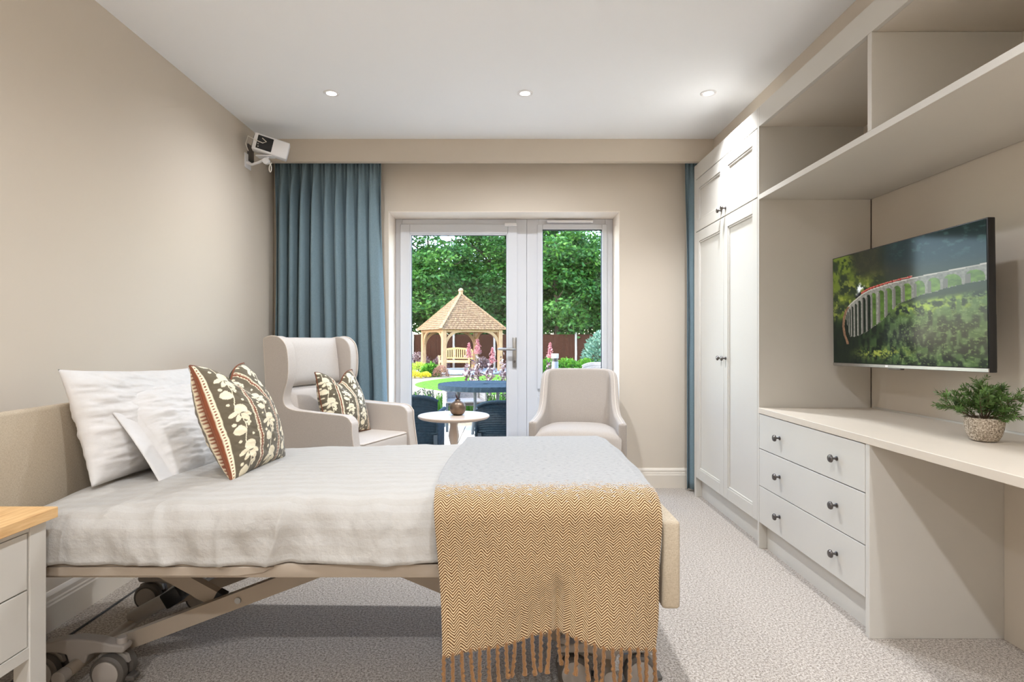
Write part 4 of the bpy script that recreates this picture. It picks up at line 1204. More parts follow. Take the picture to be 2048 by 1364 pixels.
def sprigs():
    rt = random.Random(12)
    stems = MB(); leaves = MB()
    base = Vector((px_, py_, pz_ + 0.07))
    for k in range(26):
        az = 2 * math.pi * (k / 26) * 3.0 + rt.uniform(-0.4, 0.4); el = R(rt.uniform(22, 84)); L = rt.uniform(0.085, 0.152)
        d = Vector((math.cos(az) * math.cos(el), math.sin(az) * math.cos(el), math.sin(el)))
        pts = []; p = base.copy() + Vector((d.x, d.y, 0)) * 0.012
        for q in range(8):
            pts.append(p.copy()); p = p + d * (L / 7); d = (d + Vector((rt.uniform(-0.10, 0.10), rt.uniform(-0.10, 0.10), 0.03))).normalized()
        stems.tube(pts, [0.0018 - 0.0014 * i / 7 for i in range(8)], 5)
        def leafset(pts, n, l0):
            for i in range(n):
                w = 0.28 + 0.72 * i / (n - 1)
                j = min(int(w * (len(pts) - 1)), len(pts) - 2); fr = w * (len(pts) - 1) - j
                c = pts[j].lerp(pts[j + 1], fr); ax = (pts[j + 1] - pts[j]).normalized()
                side = ax.cross(Vector((rt.uniform(-1, 1), rt.uniform(-1, 1), rt.uniform(-1, 1)))).normalized()
                dirv = (ax * 0.8 + side).normalized(); l = l0 * rt.uniform(0.7, 1.2)
                wv = dirv.cross(ax).normalized() * 0.0019
                nn = dirv.cross(wv).normalized() * 0.0005
                leaves.add([c, c + dirv * l * 0.5 + wv, c + dirv * l, c + dirv * l * 0.5 - wv, c + dirv * l * 0.5 + nn], [(0, 1, 4), (1, 2, 4), (2, 3, 4), (3, 0, 4)])
        leafset(pts, 64, 0.021)
        for q in (3, 4, 5, 6):
            s0 = pts[q]; dd = (pts[q + 1] - pts[q]).normalized()
            sd = dd.cross(Vector((rt.uniform(-1, 1), rt.uniform(-1, 1), rt.uniform(-1, 1)))).normalized()
            tw = [s0 + (dd * 0.7 + sd * 0.7) * (0.042 * i / 4) for i in range(5)]
            stems.tube(tw, [0.001, 0.0009, 0.0008, 0.0006, 0.0004], 4)
            leafset(tw, 30, 0.019)
    stems.build('stems', M['stem'], pp)
    lf = leaves.build('leaves', M['needle'], pp, smooth=0, recalc=False)
    lf['kind'] = 'stuff'
sprigs()

# flex lying on the carpet by the skirting
fx = MB().tube([(-1.60, 1.75, 0.004), (-1.655, 2.1, 0.004), (-1.66, 2.6, 0.004), (-1.675, 3.1, 0.004)], 0.004, 6).build('floor_cable', M['cable_dark'])
tag(fx, 'thin dark cable lying along the skirting under the bed', 'cable')

# ================================================================== GARDEN
def gz(y):
    return float(np.interp(y, [0, 9.5, 22, 60], [-0.15, -0.15, -0.30, -0.30]))
def leaf_material(name, c1, c2, c3, trans=0.35):
    t = NT(name)
    at = t.n('ShaderNodeVertexColor'); at.layer_name = 'print'
    sp = t.n('ShaderNodeSeparateColor'); t.l(at.outputs[0], sp.inputs[0])
    col = t.ramp(sp.outputs[0], [(0.0, c1), (0.5, c2), (1.0, c3)])
    t.l(col, t.b.inputs['Base Color'])
    setp(t.b, rough=0.55, spec=0.3)
    tr = t.n('ShaderNodeBsdfTranslucent'); t.l(col, tr.inputs[0])
    mx = t.n('ShaderNodeMixShader'); mx.inputs[0].default_value = trans
    t.l(t.b.outputs[0], mx.inputs[1]); t.l(tr.outputs[0], mx.inputs[2]); t.l(mx.outputs[0], t.out.inputs[0])
    return t.m
M['leaf_green'] = leaf_material('tree_leaves', rgb(22, 54, 20), rgb(54, 100, 38), rgb(112, 156, 62))
M['leaf_blue'] = leaf_material('blue_shrub_leaves', rgb(52, 84, 72), rgb(96, 132, 112), rgb(160, 184, 160))
M['leaf_lime'] = leaf_material('lime_shrub_leaves', rgb(96, 128, 30), rgb(158, 178, 60), rgb(208, 214, 96))
M['leaf_yellow'] = leaf_material('yellow_shrub_leaves', rgb(170, 160, 30), rgb(214, 196, 50), rgb(236, 220, 96))
M['leaf_brown'] = leaf_material('bronze_shrub_leaves', rgb(104, 70, 56), rgb(146, 104, 86), rgb(184, 144, 120))
M['leaf_purple'] = leaf_material('purple_leaves', rgb(60, 36, 42), rgb(120, 90, 92), rgb(190, 172, 164), 0.2)
M['leaf_pink'] = leaf_material('pink_plumes', rgb(150, 78, 86), rgb(178, 110, 114), rgb(208, 158, 154), 0.3)
M['leaf_grass'] = leaf_material('grassy_leaves', rgb(36, 78, 20), rgb(70, 122, 32), rgb(122, 164, 56))
M['leaf_dark'] = leaf_material('dark_spike_leaves', rgb(30, 44, 24), rgb(54, 72, 36), rgb(86, 66, 84), 0.15)
M['bark'] = plain('tree_bark', rgb(74, 60, 46), 0.9, 0.3, 12, 0.6, 30)
M['fence_wood'] = oak_mat('dark_fence_boards', rgb(40, 23, 16), rgb(58, 34, 24), rgb(78, 49, 36), (24, 24, 2), 0.95, 0.05)
M['fence_post'] = plain('grey_fence_post', rgb(150, 142, 134), 0.85, 0.1, 8)
M['larch'] = oak_mat('larch_timber', rgb(134, 96, 60), rgb(156, 118, 80), rgb(174, 140, 102), (20, 20, 2))
M['bench_wood'] = oak_mat('bench_timber', rgb(176, 132, 78), rgb(204, 160, 100), rgb(222, 184, 126), (4, 20, 20))
M['rattan'] = plain('charcoal_blue_rattan', rgb(42, 54, 62), 0.9, 0.3, 60, spec=0.05)
M['rattan_sunlit'] = plain('sunlit_grey_rattan', rgb(112, 107, 103), 0.6, 0.2, 60)  # paler copy of the rattan, sunlight put into its colour
M['rattan_frame'] = plain('charcoal_frame_metal', rgb(50, 58, 64), 0.5)
M['bollard'] = plain('anthracite_bollard', rgb(96, 96, 98), 0.45)
M['soil'] = plain('border_soil', rgb(84, 66, 50), 0.95, 0.3, 30, 0.6, 60)

def shingle_mat():
    t = NT('cedar_shingles')
    v = t.coord('Object', (9, 9, 2))
    a = t.noise(v, 1.6, 3, 0.6)
    t.l(t.ramp(a, [(0.3, rgb(90, 64, 42)), (0.5, rgb(122, 92, 62)), (0.72, rgb(152, 122, 86))]), t.b.inputs['Base Color'])
    setp(t.b, rough=0.8)
    return t.m
M['shingle'] = shingle_mat()
def ground_mat(name, c1, c2, c3, sc):
    t = NT(name)
    v = t.coord('Object'); a = t.noise(v, sc, 5, 0.65)
    t.l(t.ramp(a, [(0.34, c1), (0.5, c2), (0.66, c3)]), t.b.inputs['Base Color'])
    t.bump(a, 0.6, 0.02); setp(t.b, rough=0.95, spec=0.1)
    return t.m
M['gravel'] = ground_mat('beige_gravel_path', rgb(122, 108, 88), rgb(144, 129, 107), rgb(164, 150, 128), 40)
M['lawn'] = ground_mat('mown_lawn', rgb(50, 84, 22), rgb(76, 112, 32), rgb(108, 140, 50), 14)
M['paver'] = ground_mat('pale_stone_paver', rgb(186, 174, 160), rgb(202, 192, 178), rgb(214, 206, 194), 6)
M['slab'] = ground_mat('blue_grey_slab', rgb(130, 136, 142), rgb(148, 154, 160), rgb(166, 170, 174), 5)

ys_ = [4.80, 9.5, 14, 22, 30, 60]
b = MB(); v = []
for y in ys_:
    v += [(-40, y, gz(y) - 0.03), (40, y, gz(y) - 0.03)]
b.add(v, [(2 * i, 2 * i + 1, 2 * i + 3, 2 * i + 2) for i in range(len(ys_) - 1)])
struct(b.build('ground', M['gravel'], smooth=0))
# lawn, an oval with a cut edge
n = 96; v = []; cx, cy, ax, ay = 2.6, 19.2, 5.6, 5.6
ringp = []
for k in range(n):
    t = 2 * math.pi * k / n
    ringp.append((cx + ax * math.cos(t), cy + ay * math.sin(t)))
nr = 14; b = MB()
for r_ in range(nr + 1):
    w = r_ / nr
    for (x, y) in ringp:
        xx, yy = cx + (x - cx) * w, cy + (y - cy) * w
        v.append((xx, yy, gz(yy) + 0.03 - (0.06 if r_ == nr else 0)))
f = [(i * n + k, i * n + (k + 1) % n, (i + 1) * n + (k + 1) % n, (i + 1) * n + k) for i in range(nr) for k in range(n)]
lw = b.add(v, f).build('lawn', M['lawn'], smooth=30)
tag(lw, 'bright green oval lawn in front of the gazebo', 'lawn', kind='stuff')
# patio slabs: each its own piece
patio = struct(MB().box(-4.2, 4.2, YO, 8.6, -0.22, -0.165).build('patio', M['soil'], smooth=0))
slab_me = None
for i in range(14):
    for j in range(6):
        x = -3.9 + i * 0.6; y = YO + 0.32 + j * 0.62
        if abs(x) > 2.8 and j > 2: continue
        if slab_me is None:
            s0 = bevel(MB().box(-0.295, 0.295, -0.305, 0.305, -0.03, 0.0).build('paving_slab', M['paver'], smooth=0), 0.006)
            slab_me = s0
            o = s0
        else:
            o = slab_me.copy(); C.objects.link(o)
        o.parent = patio
        o.location = (x, y, -0.15 + ((i * 7 + j * 3) % 5) * 0.0008)

# ---------- leaves
def leaf_mesh(P, D, size, tone, width=0.5):
    """many small folded leaves: P positions, D directions"""
    n = len(P)
    rnd = RNG.normal(size=(n, 3))
    side = np.cross(D, rnd); side /= np.linalg.norm(side, axis=1, keepdims=True) + 1e-9
    up = np.cross(side, D)
    L = (size * (0.6 + 0.8 * RNG.random(n)))[:, None]
    v0 = P; v1 = P + D * L * 0.5 + side * L * width * 0.5 - up * L * 0.06
    v2 = P + D * L; v3 = P + D * L * 0.5 - side * L * width * 0.5 - up * L * 0.06
    V = np.stack([v0, v1, v2, v3], 1).reshape(-1, 3)
    me = bpy.data.meshes.new('foliage')
    me.vertices.add(4 * n); me.vertices.foreach_set('co', V.astype(np.float32).ravel())
    idx = np.arange(4 * n).reshape(n, 4)
    F = np.concatenate([idx[:, [0, 1, 2]], idx[:, [0, 2, 3]]], 0).astype(np.int32)
    me.loops.add(F.size); me.loops.foreach_set('vertex_index', F.ravel())
    me.polygons.add(len(F)); me.polygons.foreach_set('loop_start', np.arange(0, F.size, 3, dtype=np.int32))
    me.update(calc_edges=True); me.validate()
    at = me.color_attributes.new('print', 'FLOAT_COLOR', 'POINT')
    c = np.ones((4 * n, 4), dtype=np.float32); c[:, :3] = np.repeat(tone, 4)[:, None]
    at.data.foreach_set('color', c.ravel())
    return me
def foliage(name, P, D, size, mat, parent, tone=None, width=0.5):
    if tone is None: tone = RNG.random(len(P))
    off = np.array(root_loc(parent)) if parent is not None else np.zeros(3)
    me = leaf_mesh(P - off, D, size, tone, width)
    me.materials.append(mat)
    o = bpy.data.objects.new(name, me); C.objects.link(o); o.parent = parent
    o['kind'] = 'stuff'
    return o
def unit(n):
    d = RNG.normal(size=(n, 3)); return d / np.linalg.norm(d, axis=1, keepdims=True)
def crown_points(c, rx, ry, rz, nblob, per, br):
    c = np.array(c, dtype=float)
    d = unit(nblob); rad = RNG.random(nblob) ** 0.4
    bc = c + d * rad[:, None] * np.array((rx, ry, rz))
    P = []; T = []
    for q in range(nblob):
        dd = unit(per); rr = br * (0.55 + 0.6 * RNG.random(per)) * (0.7 + 0.6 * RNG.random())
        dd[:, 2] *= 0.62
        P.append(bc[q] + dd * rr[:, None]); T.append(np.clip(0.18 + 0.5 * RNG.random(per) + 0.25 * (RNG.random() - 0.3), 0, 1))
    P = np.concatenate(P); T = np.concatenate(T)
    D = unit(len(P)); D[:, 2] = D[:, 2] * 0.5 - 0.25; D /= np.linalg.norm(D, axis=1, keepdims=True)
    return P, D, T
def tree(label, x, y, h, rx, rz, zc, nblob, per, br, size, mat='leaf_green'):
    t = thing('garden_tree', label, 'tree', (x, y, gz(y)), 0, 'trees behind the garden fence')
    z0 = gz(y)
    b = MB().tube([(x, y, z0), (x + 0.1, y, z0 + h * 0.3), (x - 0.05, y + 0.1, z0 + h * 0.6), (x, y, z0 + h * 0.85)], [0.17, 0.13, 0.09, 0.03], 9)
    for k in range(9):
        a = k * 2.4; zz = z0 + h * (0.25 + 0.06 * k)
        b.tube([(x, y, zz), (x + math.cos(a) * rx * 0.45, y + math.sin(a) * rx * 0.45, zz + 0.5), (x + math.cos(a) * rx * 0.85, y + math.sin(a) * rx * 0.85, zz + 0.7)], [0.06, 0.04, 0.015], 6)
    b.build('trunk', M['bark'], t)
    P, D, T = crown_points((x, y, z0 + zc), rx, rx, rz, nblob, per, br)
    foliage('crown', P, D, size, M[mat], t, T)
    return t
YT = 31.5
tree('broad leafy green tree behind the gazebo roof, left of its finial', -4.3, YT, 8.9, 2.6, 4.4, 4.7, 90, 230, 0.75, 0.23)
tree('tall leafy green tree rising behind the right side of the gazebo', -0.9, YT + 1.2, 8.8, 2.5, 4.3, 4.5, 90, 230, 0.75, 0.23)
tree('leafy green tree seen through the narrow window pane, left half', 2.7, YT - 0.6, 8.8, 2.4, 4.4, 4.4, 90, 230, 0.75, 0.23)
tree('leafy green tree seen through the narrow window pane, right half', 6.0, YT + 0.4, 8.8, 2.5, 4.4, 4.4, 90, 230, 0.75, 0.23)
tree('leafy green tree at the far left edge of the glazed door', -7.6, YT + 0.6, 8.8, 2.4, 4.2, 4.3, 70, 200, 0.75, 0.24)
tree('darker green tree standing back between the nearer trees', 0.9, YT + 4.5, 9.6, 3.2, 3.9, 5.2, 70, 200, 0.95, 0.27)
tree('darker green tree standing back behind the gazebo', -3.0, YT + 5.0, 8.0, 3.4, 3.0, 4.3, 70, 200, 0.95, 0.27)
tree('darker green tree standing back at the right of the window', 4.8, YT + 5.0, 9.8, 3.4, 4.0, 5.4, 70, 200, 0.95, 0.27)

for (x_, y_, lab_) in ((-10.9, YT + 0.2, 'leafy green tree beyond the left end of the lawn, hidden by the curtain'), (-14.3, YT + 0.9, 'leafy green tree at the far left of the garden, hidden by the curtain'),
                       (9.4, YT - 0.2, 'leafy green tree beyond the right end of the lawn, hidden by the wall'), (12.8, YT + 0.7, 'leafy green tree at the far right of the garden, hidden by the wall')):
    tree(lab_, x_, y_, 8.8, 2.5, 4.2, 4.3, 60, 170, 0.8, 0.26)

# ---------- fence
YFN = 29.4
fz = gz(YFN)
fe = thing('garden_fence', 'dark brown boarded garden fence with pale posts behind the gazebo', 'fence', (0, YFN, fz))
for k in range(15):
    xk = -15.3 + k * 2.1
    MB().box(xk - 0.05, xk + 0.05, YFN - 0.06, YFN + 0.04, fz, fz + 1.86).build('fence_post', M['fence_post'], fe, smooth=0)
    if k < 14:
        b = MB()
        for j in range(14):
            xb = xk + 0.06 + j * 0.1425
            b.box(xb, xb + 0.146, YFN - 0.012 - 0.008 * (j % 2), YFN + 0.008, fz + 0.05, fz + 1.76)
        for zz in (0.35, 1.2):
            b.box(xk + 0.05, xk + 2.05, YFN + 0.008, YFN + 0.05, fz + zz, fz + zz + 0.08)
        p = b.build('fence_panel', M['fence_wood'], fe, smooth=0); p['kind'] = 'stuff'

# ---------- gazebo: square, turned on its base
GX, GY = -2.08, 26.3
g0 = gz(GY)
ga = thing('garden_gazebo', 'larch timber gazebo with a shingled pyramid roof on the lawn edge', 'gazebo', (GX, GY, g0))
a0 = math.atan2(-0.31, 0.95)
RP, RR = 1.90, 2.24
EV, APX = 1.70 - g0 - 0.02, 3.30 - g0
posts = [(RP * math.cos(a0 + k * math.pi / 2), RP * math.sin(a0 + k * math.pi / 2)) for k in range(4)]
eav = [(RR * math.cos(a0 + k * math.pi / 2), RR * math.sin(a0 + k * math.pi / 2)) for k in range(4)]
bevel(MB().lathe([(2.35, 0.0), (2.35, 0.07)], (0, 0, 0), 40).build('base_slab', M['slab'], ga, world=False, smooth=30), 0.01)
for (x, y) in posts:
    mt = Matrix.Translation((x, y, 0)) @ Matrix.Rotation(a0 + R(45), 4, 'Z')
    MB().rbox(-0.095, 0.095, -0.095, 0.095, 0.07, EV, 0.012, 1, mt).build('post', M['larch'], ga, world=False)
for k in range(4):
    p, q = Vector((*posts[k], 0)), Vector((*posts[(k + 1) % 4], 0))
    MB().bar(p + Vector((0, 0, EV - 0.08)), q + Vector((0, 0, EV - 0.08)), 0.12, 0.17).build('beam', M['larch'], ga, world=False, smooth=0)
    d = (q - p).normalized()
    for (s0, dd) in ((p, d), (q, -d)):
        pts = []
        for t in np.linspace(0, 1, 9):
            an = t * math.pi / 2
            pts.append(s0 + dd * (0.05 + 0.72 * (1 - math.cos(an))) + Vector((0, 0, EV - 0.86 + 0.74 * math.sin(an))))
        b = MB()
        for i in range(8):
            b.bar(pts[i], pts[i + 1] + (pts[i + 1] - pts[i]) * 0.08, 0.07, 0.12)
        b.build('brace', M['larch'], ga, world=False, smooth=0)
rows = 19
apex = Vector((0, 0, APX))
for k in range(4):
    e0, e1 = Vector((*eav[k], EV - 0.06)), Vector((*eav[(k + 1) % 4], EV - 0.06))
    nrm = (e1 - e0).cross(apex - e0).normalized()
    if nrm.z < 0: nrm = -nrm
    b = MB()
    for r_ in range(rows):
        t0, t1 = r_ / rows, min((r_ + 1.25) / rows, 1.0)
        a_, b_2 = e0.lerp(apex, t0), e1.lerp(apex, t0); c_, d_ = e1.lerp(apex, t1), e0.lerp(apex, t1)
        nn = max(1, int((b_2 - a_).length / 0.17))
        for j in range(nn):
            u0, u1 = j / nn + 0.004, (j + 1) / nn - 0.004
            lift = 0.034 + 0.008 * random.random()
            q0, q1 = a_.lerp(b_2, u0), a_.lerp(b_2, u1); q2, q3 = d_.lerp(c_, u1), d_.lerp(c_, u0)
            drop = (a_ - apex).normalized() * random.uniform(0, 0.02)
            b.add([q0 + nrm * lift + drop, q1 + nrm * lift + drop, q2 + nrm * 0.006, q3 + nrm * 0.006, q0 + drop, q1 + drop], [(0, 1, 2, 3), (4, 5, 1, 0), (4, 0, 3), (5, 2, 1)])
    o = b.build('shingle_slope', M['shingle'], ga, world=False, smooth=0); o['kind'] = 'stuff'
    MB().add([e0, e1, apex - Vector((0, 0, 0.05))], [(0, 1, 2)]).build('roof_boarding', M['larch'], ga, world=False, smooth=0)
    MB().bar(e0 + Vector((0, 0, 0.03)), apex + Vector((0, 0, 0.02)), 0.12, 0.05).build('hip_cap', M['shingle'], ga, world=False, smooth=0)
MB().lathe([(0.10, APX - 0.06), (0.10, APX + 0.10), (0.13, APX + 0.12), (0.11, APX + 0.20), (0.05, APX + 0.25), (0.01, APX + 0.27)], (0, 0, 0), 14).build('finial', M['larch'], ga, world=False)

# bench inside
be = thing('garden_bench', 'slatted wooden bench inside the gazebo', 'bench', (GX - 0.30, GY + 0.75, g0 + 0.07), R(-14))
BW = 0.74
for s_ in (-1, 1):
    MB().box(s_ * BW - 0.035, s_ * BW + 0.035, -0.28, -0.21, 0, 0.62).build('leg', M['bench_wood'], be, world=False, smooth=0)
    MB().box(s_ * BW - 0.035, s_ * BW + 0.035, 0.20, 0.27, 0, 0.92).build('leg', M['bench_wood'], be, world=False, smooth=0)
    MB().box(s_ * BW - 0.05, s_ * BW + 0.05, -0.32, 0.22, 0.62, 0.66).build('arm', M['bench_wood'], be, world=False, smooth=0)
for k in range(6):
    MB().box(-BW, BW, -0.27 + k * 0.085, -0.20 + k * 0.085, 0.42, 0.445).build('seat_slat', M['bench_wood'], be, world=False, smooth=0)
MB().box(-BW, BW, -0.27, -0.245, 0.33, 0.42).build('apron', M['bench_wood'], be, world=False, smooth=0)
MB().box(-BW, BW, 0.215, 0.255, 0.50, 0.57).build('lower_back_rail', M['bench_wood'], be, world=False, smooth=0)
top = [(-BW, 0.88), (-0.4, 0.93), (0, 0.96), (0.4, 0.93), (BW, 0.88), (BW, 0.97), (0.4, 1.02), (0, 1.05), (-0.4, 1.02), (-BW, 0.97)]
MB().prism(top, 0.215, 0.255, 'Y').build('crest_rail', M['bench_wood'], be, world=False, smooth=0)
for k in range(13):
    x = -BW + 0.10 + k * (2 * BW - 0.2) / 12
    MB().box(x - 0.028, x + 0.028, 0.225, 0.245, 0.56, 0.95).build('back_slat', M['bench_wood'], be, world=False, smooth=0)

# ---------- border shrubs near the gazebo
def round_shrub(name, label, x, y, r, mat, n, size, squash=0.85, cat='shrub'):
    z0 = gz(y)
    t = thing(name, label, cat, (x, y, z0))
    d = unit(n); d[:, 2] = np.abs(d[:, 2])
    rr = r * (0.72 + 0.30 * RNG.random(n))
    P = np.array((x, y, z0 + 0.02)) + d * rr[:, None] * np.array((1, 1, squash * 1.1))
    D = d * 0.8 + 0.6 * unit(n); D /= np.linalg.norm(D, axis=1, keepdims=True)
    foliage('foliage', P, D, size, M[mat], t, np.clip(0.25 + 0.5 * d[:, 2] * RNG.random(n) + 0.3 * RNG.random(n), 0, 1))
    MB().tube([(x, y, z0 - 0.02), (x, y, z0 + r * 0.7)], [0.04, 0.015], 6).build('stem', M['bark'], t)
    return t
round_shrub('lime_shrub', 'round lime green shrub at the left of the gazebo', -3.62, 23.6, 0.42, 'leaf_lime', 1500, 0.07, 1.1)
round_shrub('bronze_shrub', 'round bronze-brown clipped shrub by the gazebo front post', -2.62, 22.9, 0.32, 'leaf_brown', 1400, 0.05, 1.2)
round_shrub('yellow_shrub', 'low golden yellow mound under the lime shrub', -3.55, 22.2, 0.26, 'leaf_yellow', 900, 0.06, 0.7)
round_shrub('yellow_shrub', 'smaller golden yellow mound beside the bronze shrub', -3.18, 22.5, 0.20, 'leaf_yellow', 700, 0.06, 0.7)
round_shrub('strap_leaf_plant', 'upright green strap-leaved plant between lime and bronze shrubs', -3.08, 23.2, 0.30, 'leaf_grass', 600, 0.16, 1.3, 'plant')
for k, (x, y, r) in enumerate(((-4.35, 28.4, 0.62), (-5.1, 27.6, 0.5), (-3.3, 28.7, 0.45), (-1.2, 28.7, 0.42))):
    round_shrub('dusky_shrub', ['dusky purple-leaved shrub left of the gazebo against the fence', 'dusky shrub at the far left fence corner', 'small dusky shrub behind the gazebo bench', 'small dusky shrub seen under the gazebo right arch'][k], x, y, r, 'leaf_purple', 1200, 0.09, 1.2)
round_shrub('blue_shrub', 'tall blue-green feathery shrub at the right edge of the window', 4.35, 25.5, 0.95, 'leaf_blue', 3000, 0.16, 1.75)
for k, x in enumerate((1.9, 2.7, 3.5, 4.3, 5.1)):
    round_shrub('low_green_shrub', 'low leafy green border shrub, %s from the left along the window pane' % ('first', 'second', 'third', 'fourth', 'fifth')[k], x, 24.9 + 0.3 * (k % 2), 0.52, 'leaf_grass', 1500, 0.13, 1.0)

# ---------- pink-plumed purple shrubs beyond the patio
def plume_shrub(label, x, y, h, plumes, n=170):
    z0 = gz(y)
    t = thing('plume_shrub', label, 'shrub', (x, y, z0))
    MB().tube([(x, y, z0), (x + 0.02, y, z0 + h * 0.5), (x, y, z0 + h * 0.85)], [0.016, 0.012, 0.006], 7).build('stem', M['bark'], t)
    P = np.array((x, y, z0 + h * 0.60)) + RNG.normal(size=(n, 3)) * np.array((0.05, 0.05, h * 0.15))
    D = unit(n); D[:, 2] += 0.3; D /= np.linalg.norm(D, axis=1, keepdims=True)
    foliage('foliage', P, D, 0.065, M['leaf_purple'], t, RNG.random(n), 0.7)
    for (dx, top, w) in plumes:
        m = 420
        q = RNG.random(m)
        P = np.stack([x + dx + RNG.normal(size=m) * w * (1.05 - q) * 0.6, y + RNG.normal(size=m) * w * (1.05 - q) * 0.6, z0 + top - 0.30 * (1 - q)], 1)
        D = unit(m); D[:, 2] += 0.8; D /= np.linalg.norm(D, axis=1, keepdims=True)
        foliage('plume', P, D, 0.036, M['leaf_pink'], t, RNG.random(m), 0.6)
YP = 12.0
plume_shrub('purple-leaved shrub with the tallest pink plume beyond the patio table', -0.60, YP, 1.10, [(0.0, 1.32, 0.07)])
plume_shrub('purple-leaved shrub with a shorter pink plume, left of the tallest', -0.80, YP + 0.3, 0.98, [(0.0, 1.24, 0.06)], 130)
plume_shrub('purple-leaved shrub with a leaning pink plume, right of the tallest', -0.34, YP - 0.2, 0.92, [(0.06, 1.14, 0.05)])
plume_shrub('purple-leaved shrub beside the door handle edge', -0.06, YP, 0.95, [], 150)
plume_shrub('rusty-plumed shrub seen at the left edge of the narrow window', 0.93, YP, 1.02, [(0.0, 1.24, 0.055)], 150)

# ---------- low spiky edging plants at the patio edge
def edging(label, x, y, seed):
    z0 = gz(y)
    t = thing('edging_plant', label, 'plant', (x, y, z0), 0, 'spiky edging plants along the patio')
    n = 46
    P = np.stack([x + RNG.normal(size=n) * 0.05, y + RNG.normal(size=n) * 0.06, np.full(n, z0)], 1)
    D = np.stack([RNG.normal(size=n) * 0.16, RNG.normal(size=n) * 0.16, np.ones(n)], 1); D /= np.linalg.norm(D, axis=1, keepdims=True)
    foliage('leaves', P, D, 0.34, M['leaf_grass'], t, RNG.random(n), 0.10)
    m = 260
    k = RNG.integers(0, 7, m); q = RNG.random(m)
    bx = RNG.normal(size=7) * 0.075; by = RNG.normal(size=7) * 0.06; bh = 0.40 + 0.10 * RNG.random(7)
    P = np.stack([x + bx[k] + RNG.normal(size=m) * 0.007, y + by[k] + RNG.normal(size=m) * 0.007, z0 + bh[k] * (0.55 + 0.45 * q)], 1)
    D = unit(m); D[:, 2] += 0.9; D /= np.linalg.norm(D, axis=1, keepdims=True)
    foliage('flower_spikes', P, D, 0.03, M['leaf_dark'], t, RNG.random(m), 0.5)
for k in range(24):
    edging('dark-spiked low edging plant in the row along the patio edge', -1.95 + k * 0.17 + 0.02 * (k % 3), 9.15 + 0.12 * ((k * 5) % 3), k)

# ---------- rattan furniture on the patio
def weave(P, A=0.004):
    """offset a grid along its normal in an over-under weave"""
    n, m = P.shape[:2]
    du = np.gradient(P, axis=0); dv = np.gradient(P, axis=1)
    N = np.cross(du, dv); N /= np.linalg.norm(N, axis=2, keepdims=True) + 1e-9
    i, j = np.meshgrid(np.arange(n), np.arange(m), indexing='ij')
    w = np.sin(i * math.pi / 2) * np.cos(j * math.pi / 2 + (i // 2 % 2) * math.pi)
    return P + N * (A * w)[..., None]
def rattan_chair(label, x, y, rz, mat, top=0.76):
    t = thing('rattan_chair', label, 'chair', (x, y, -0.149), rz, 'rattan chairs on the patio')
    n, m = 66, 72
    a, w = np.meshgrid(np.linspace(-1, 1, n), np.linspace(0, 1, m), indexing='ij')
    # curved back: looks to -y, back at +y
    bx = 0.27 * a; by = 0.25 - 0.05 * a ** 2 + 0.06 * w
    bz = 0.30 + (top - 0.30 + 0.0 - 0.05 * np.abs(a) ** 4) * w
    G = np.stack([bx, by, bz], -1)
    for (nm, off) in (('woven_back', 0.0),):
        o = MB().grid(weave(G)).build(nm, mat, t, world=False, smooth=60, recalc=False); o['kind'] = 'stuff'
        sm = o.modifiers.new('thick', 'SOLIDIFY'); sm.thickness = 0.02
    for s_ in (-1, 1):
        yy, zz = np.meshgrid(np.linspace(-0.26, 0.24, 50), np.linspace(0.26, 0.58, 32), indexing='ij')
        o = MB().grid(weave(np.stack([np.full_like(yy, s_ * 0.275), yy, zz], -1))).build('woven_side', mat, t, world=False, smooth=60, recalc=False); o['kind'] = 'stuff'
        sm = o.modifiers.new('thick', 'SOLIDIFY'); sm.thickness = 0.02
        MB().tube([(s_ * 0.275, -0.27, 0.585), (s_ * 0.275, 0.22, 0.60)], 0.022, 10).build('arm_rest', mat, t, world=False)
    xx, yy = np.meshgrid(np.linspace(-0.26, 0.26, 50), np.linspace(-0.27, 0.24, 50), indexing='ij')
    o = MB().grid(weave(np.stack([xx, yy, np.full_like(xx, 0.40)], -1))).build('woven_seat', mat, t, world=False, smooth=60, recalc=False); o['kind'] = 'stuff'
    sm = o.modifiers.new('thick', 'SOLIDIFY'); sm.thickness = 0.02
    MB().tube([tuple(G[i, -1]) for i in range(n)], 0.018, 10).build('top_rim', mat, t, world=False)
    for (lx, ly) in ((-0.26, -0.25), (0.26, -0.25), (-0.25, 0.24), (0.25, 0.24)):
        MB().bar((lx, ly, 0.0), (lx, ly, 0.40), 0.035, 0.035, (0, 1, 0)).build('leg', M['rattan_frame'], t, world=False, smooth=0)
rattan_chair('charcoal rattan chair back seen low at the left of the glazed door', -0.90, 5.50, R(180), M['rattan'])
rattan_chair('charcoal rattan chair tucked under the table behind the side table', 0.0, 5.62, R(180), M['rattan'], 0.70)
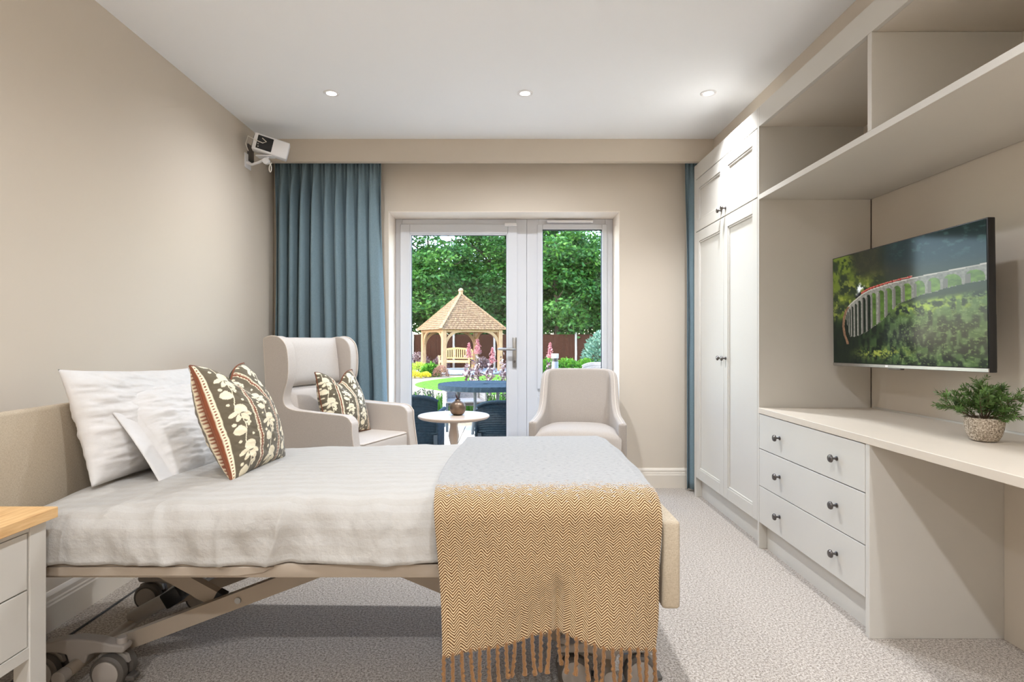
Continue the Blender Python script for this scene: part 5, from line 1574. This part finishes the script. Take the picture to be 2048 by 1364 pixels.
rattan_chair('charcoal rattan chair behind the low window pane', 0.66, 5.55, R(180), M['rattan'])
rattan_chair('grey sunlit rattan chair on the far side of the patio table', -0.62, 8.25, R(12), M['rattan_sunlit'], 0.60)
rattan_chair('grey rattan chair with rounded top seen above the tub chair', 1.30, 8.15, R(-20), M['rattan_sunlit'], 0.94)
tb = thing('rattan_table', 'round charcoal rattan patio table outside the glazed door', 'table', (-0.26, 7.3, -0.149))
r_, th = np.meshgrid(np.linspace(0.04, 0.60, 46), np.linspace(0, 2 * math.pi, 151), indexing='ij')
o = MB().grid(weave(np.stack([r_ * np.cos(th), r_ * np.sin(th), np.full_like(r_, 0.72)], -1), 0.003)).build('woven_top', M['rattan'], tb, world=False, smooth=60, recalc=False); o['kind'] = 'stuff'
zz, th = np.meshgrid(np.linspace(0.665, 0.722, 9), np.linspace(0, 2 * math.pi, 181), indexing='ij')
o = MB().grid(weave(np.stack([0.605 * np.cos(th), 0.605 * np.sin(th), zz], -1), 0.006)).build('woven_rim', M['rattan'], tb, world=False, smooth=60, recalc=False); o['kind'] = 'stuff'
MB().lathe([(0.02, 0.66), (0.595, 0.66), (0.595, 0.71)], (0, 0, 0), 48).build('under_frame', M['rattan_frame'], tb, world=False)
for k in range(4):
    a = R(25 + 90 * k)
    MB().tube([(0.38 * math.cos(a), 0.38 * math.sin(a), 0.68), (0.36 * math.cos(a), 0.36 * math.sin(a), 0.4), (0.46 * math.cos(a), 0.46 * math.sin(a), 0.0)], 0.022, 10).build('leg', M['rattan_frame'], tb, world=False)

bo = thing('bollard_light', 'grey cylindrical garden bollard light seen through the narrow window', 'light', (0.80, 9.3, gz(9.3)))
MB().lathe([(0.055, 0.0), (0.055, 0.93), (0.052, 0.935)], (0, 0, 0), 28).build('column', M['bollard'], bo, world=False)
MB().lathe([(0.05, 0.935), (0.05, 0.99)], (0, 0, 0), 28).build('light_band', M['black_plastic'], bo, world=False)
MB().lathe([(0.060, 0.99), (0.060, 1.06), (0.055, 1.065)], (0, 0, 0), 28).build('cap', M['fence_post'], bo, world=False)
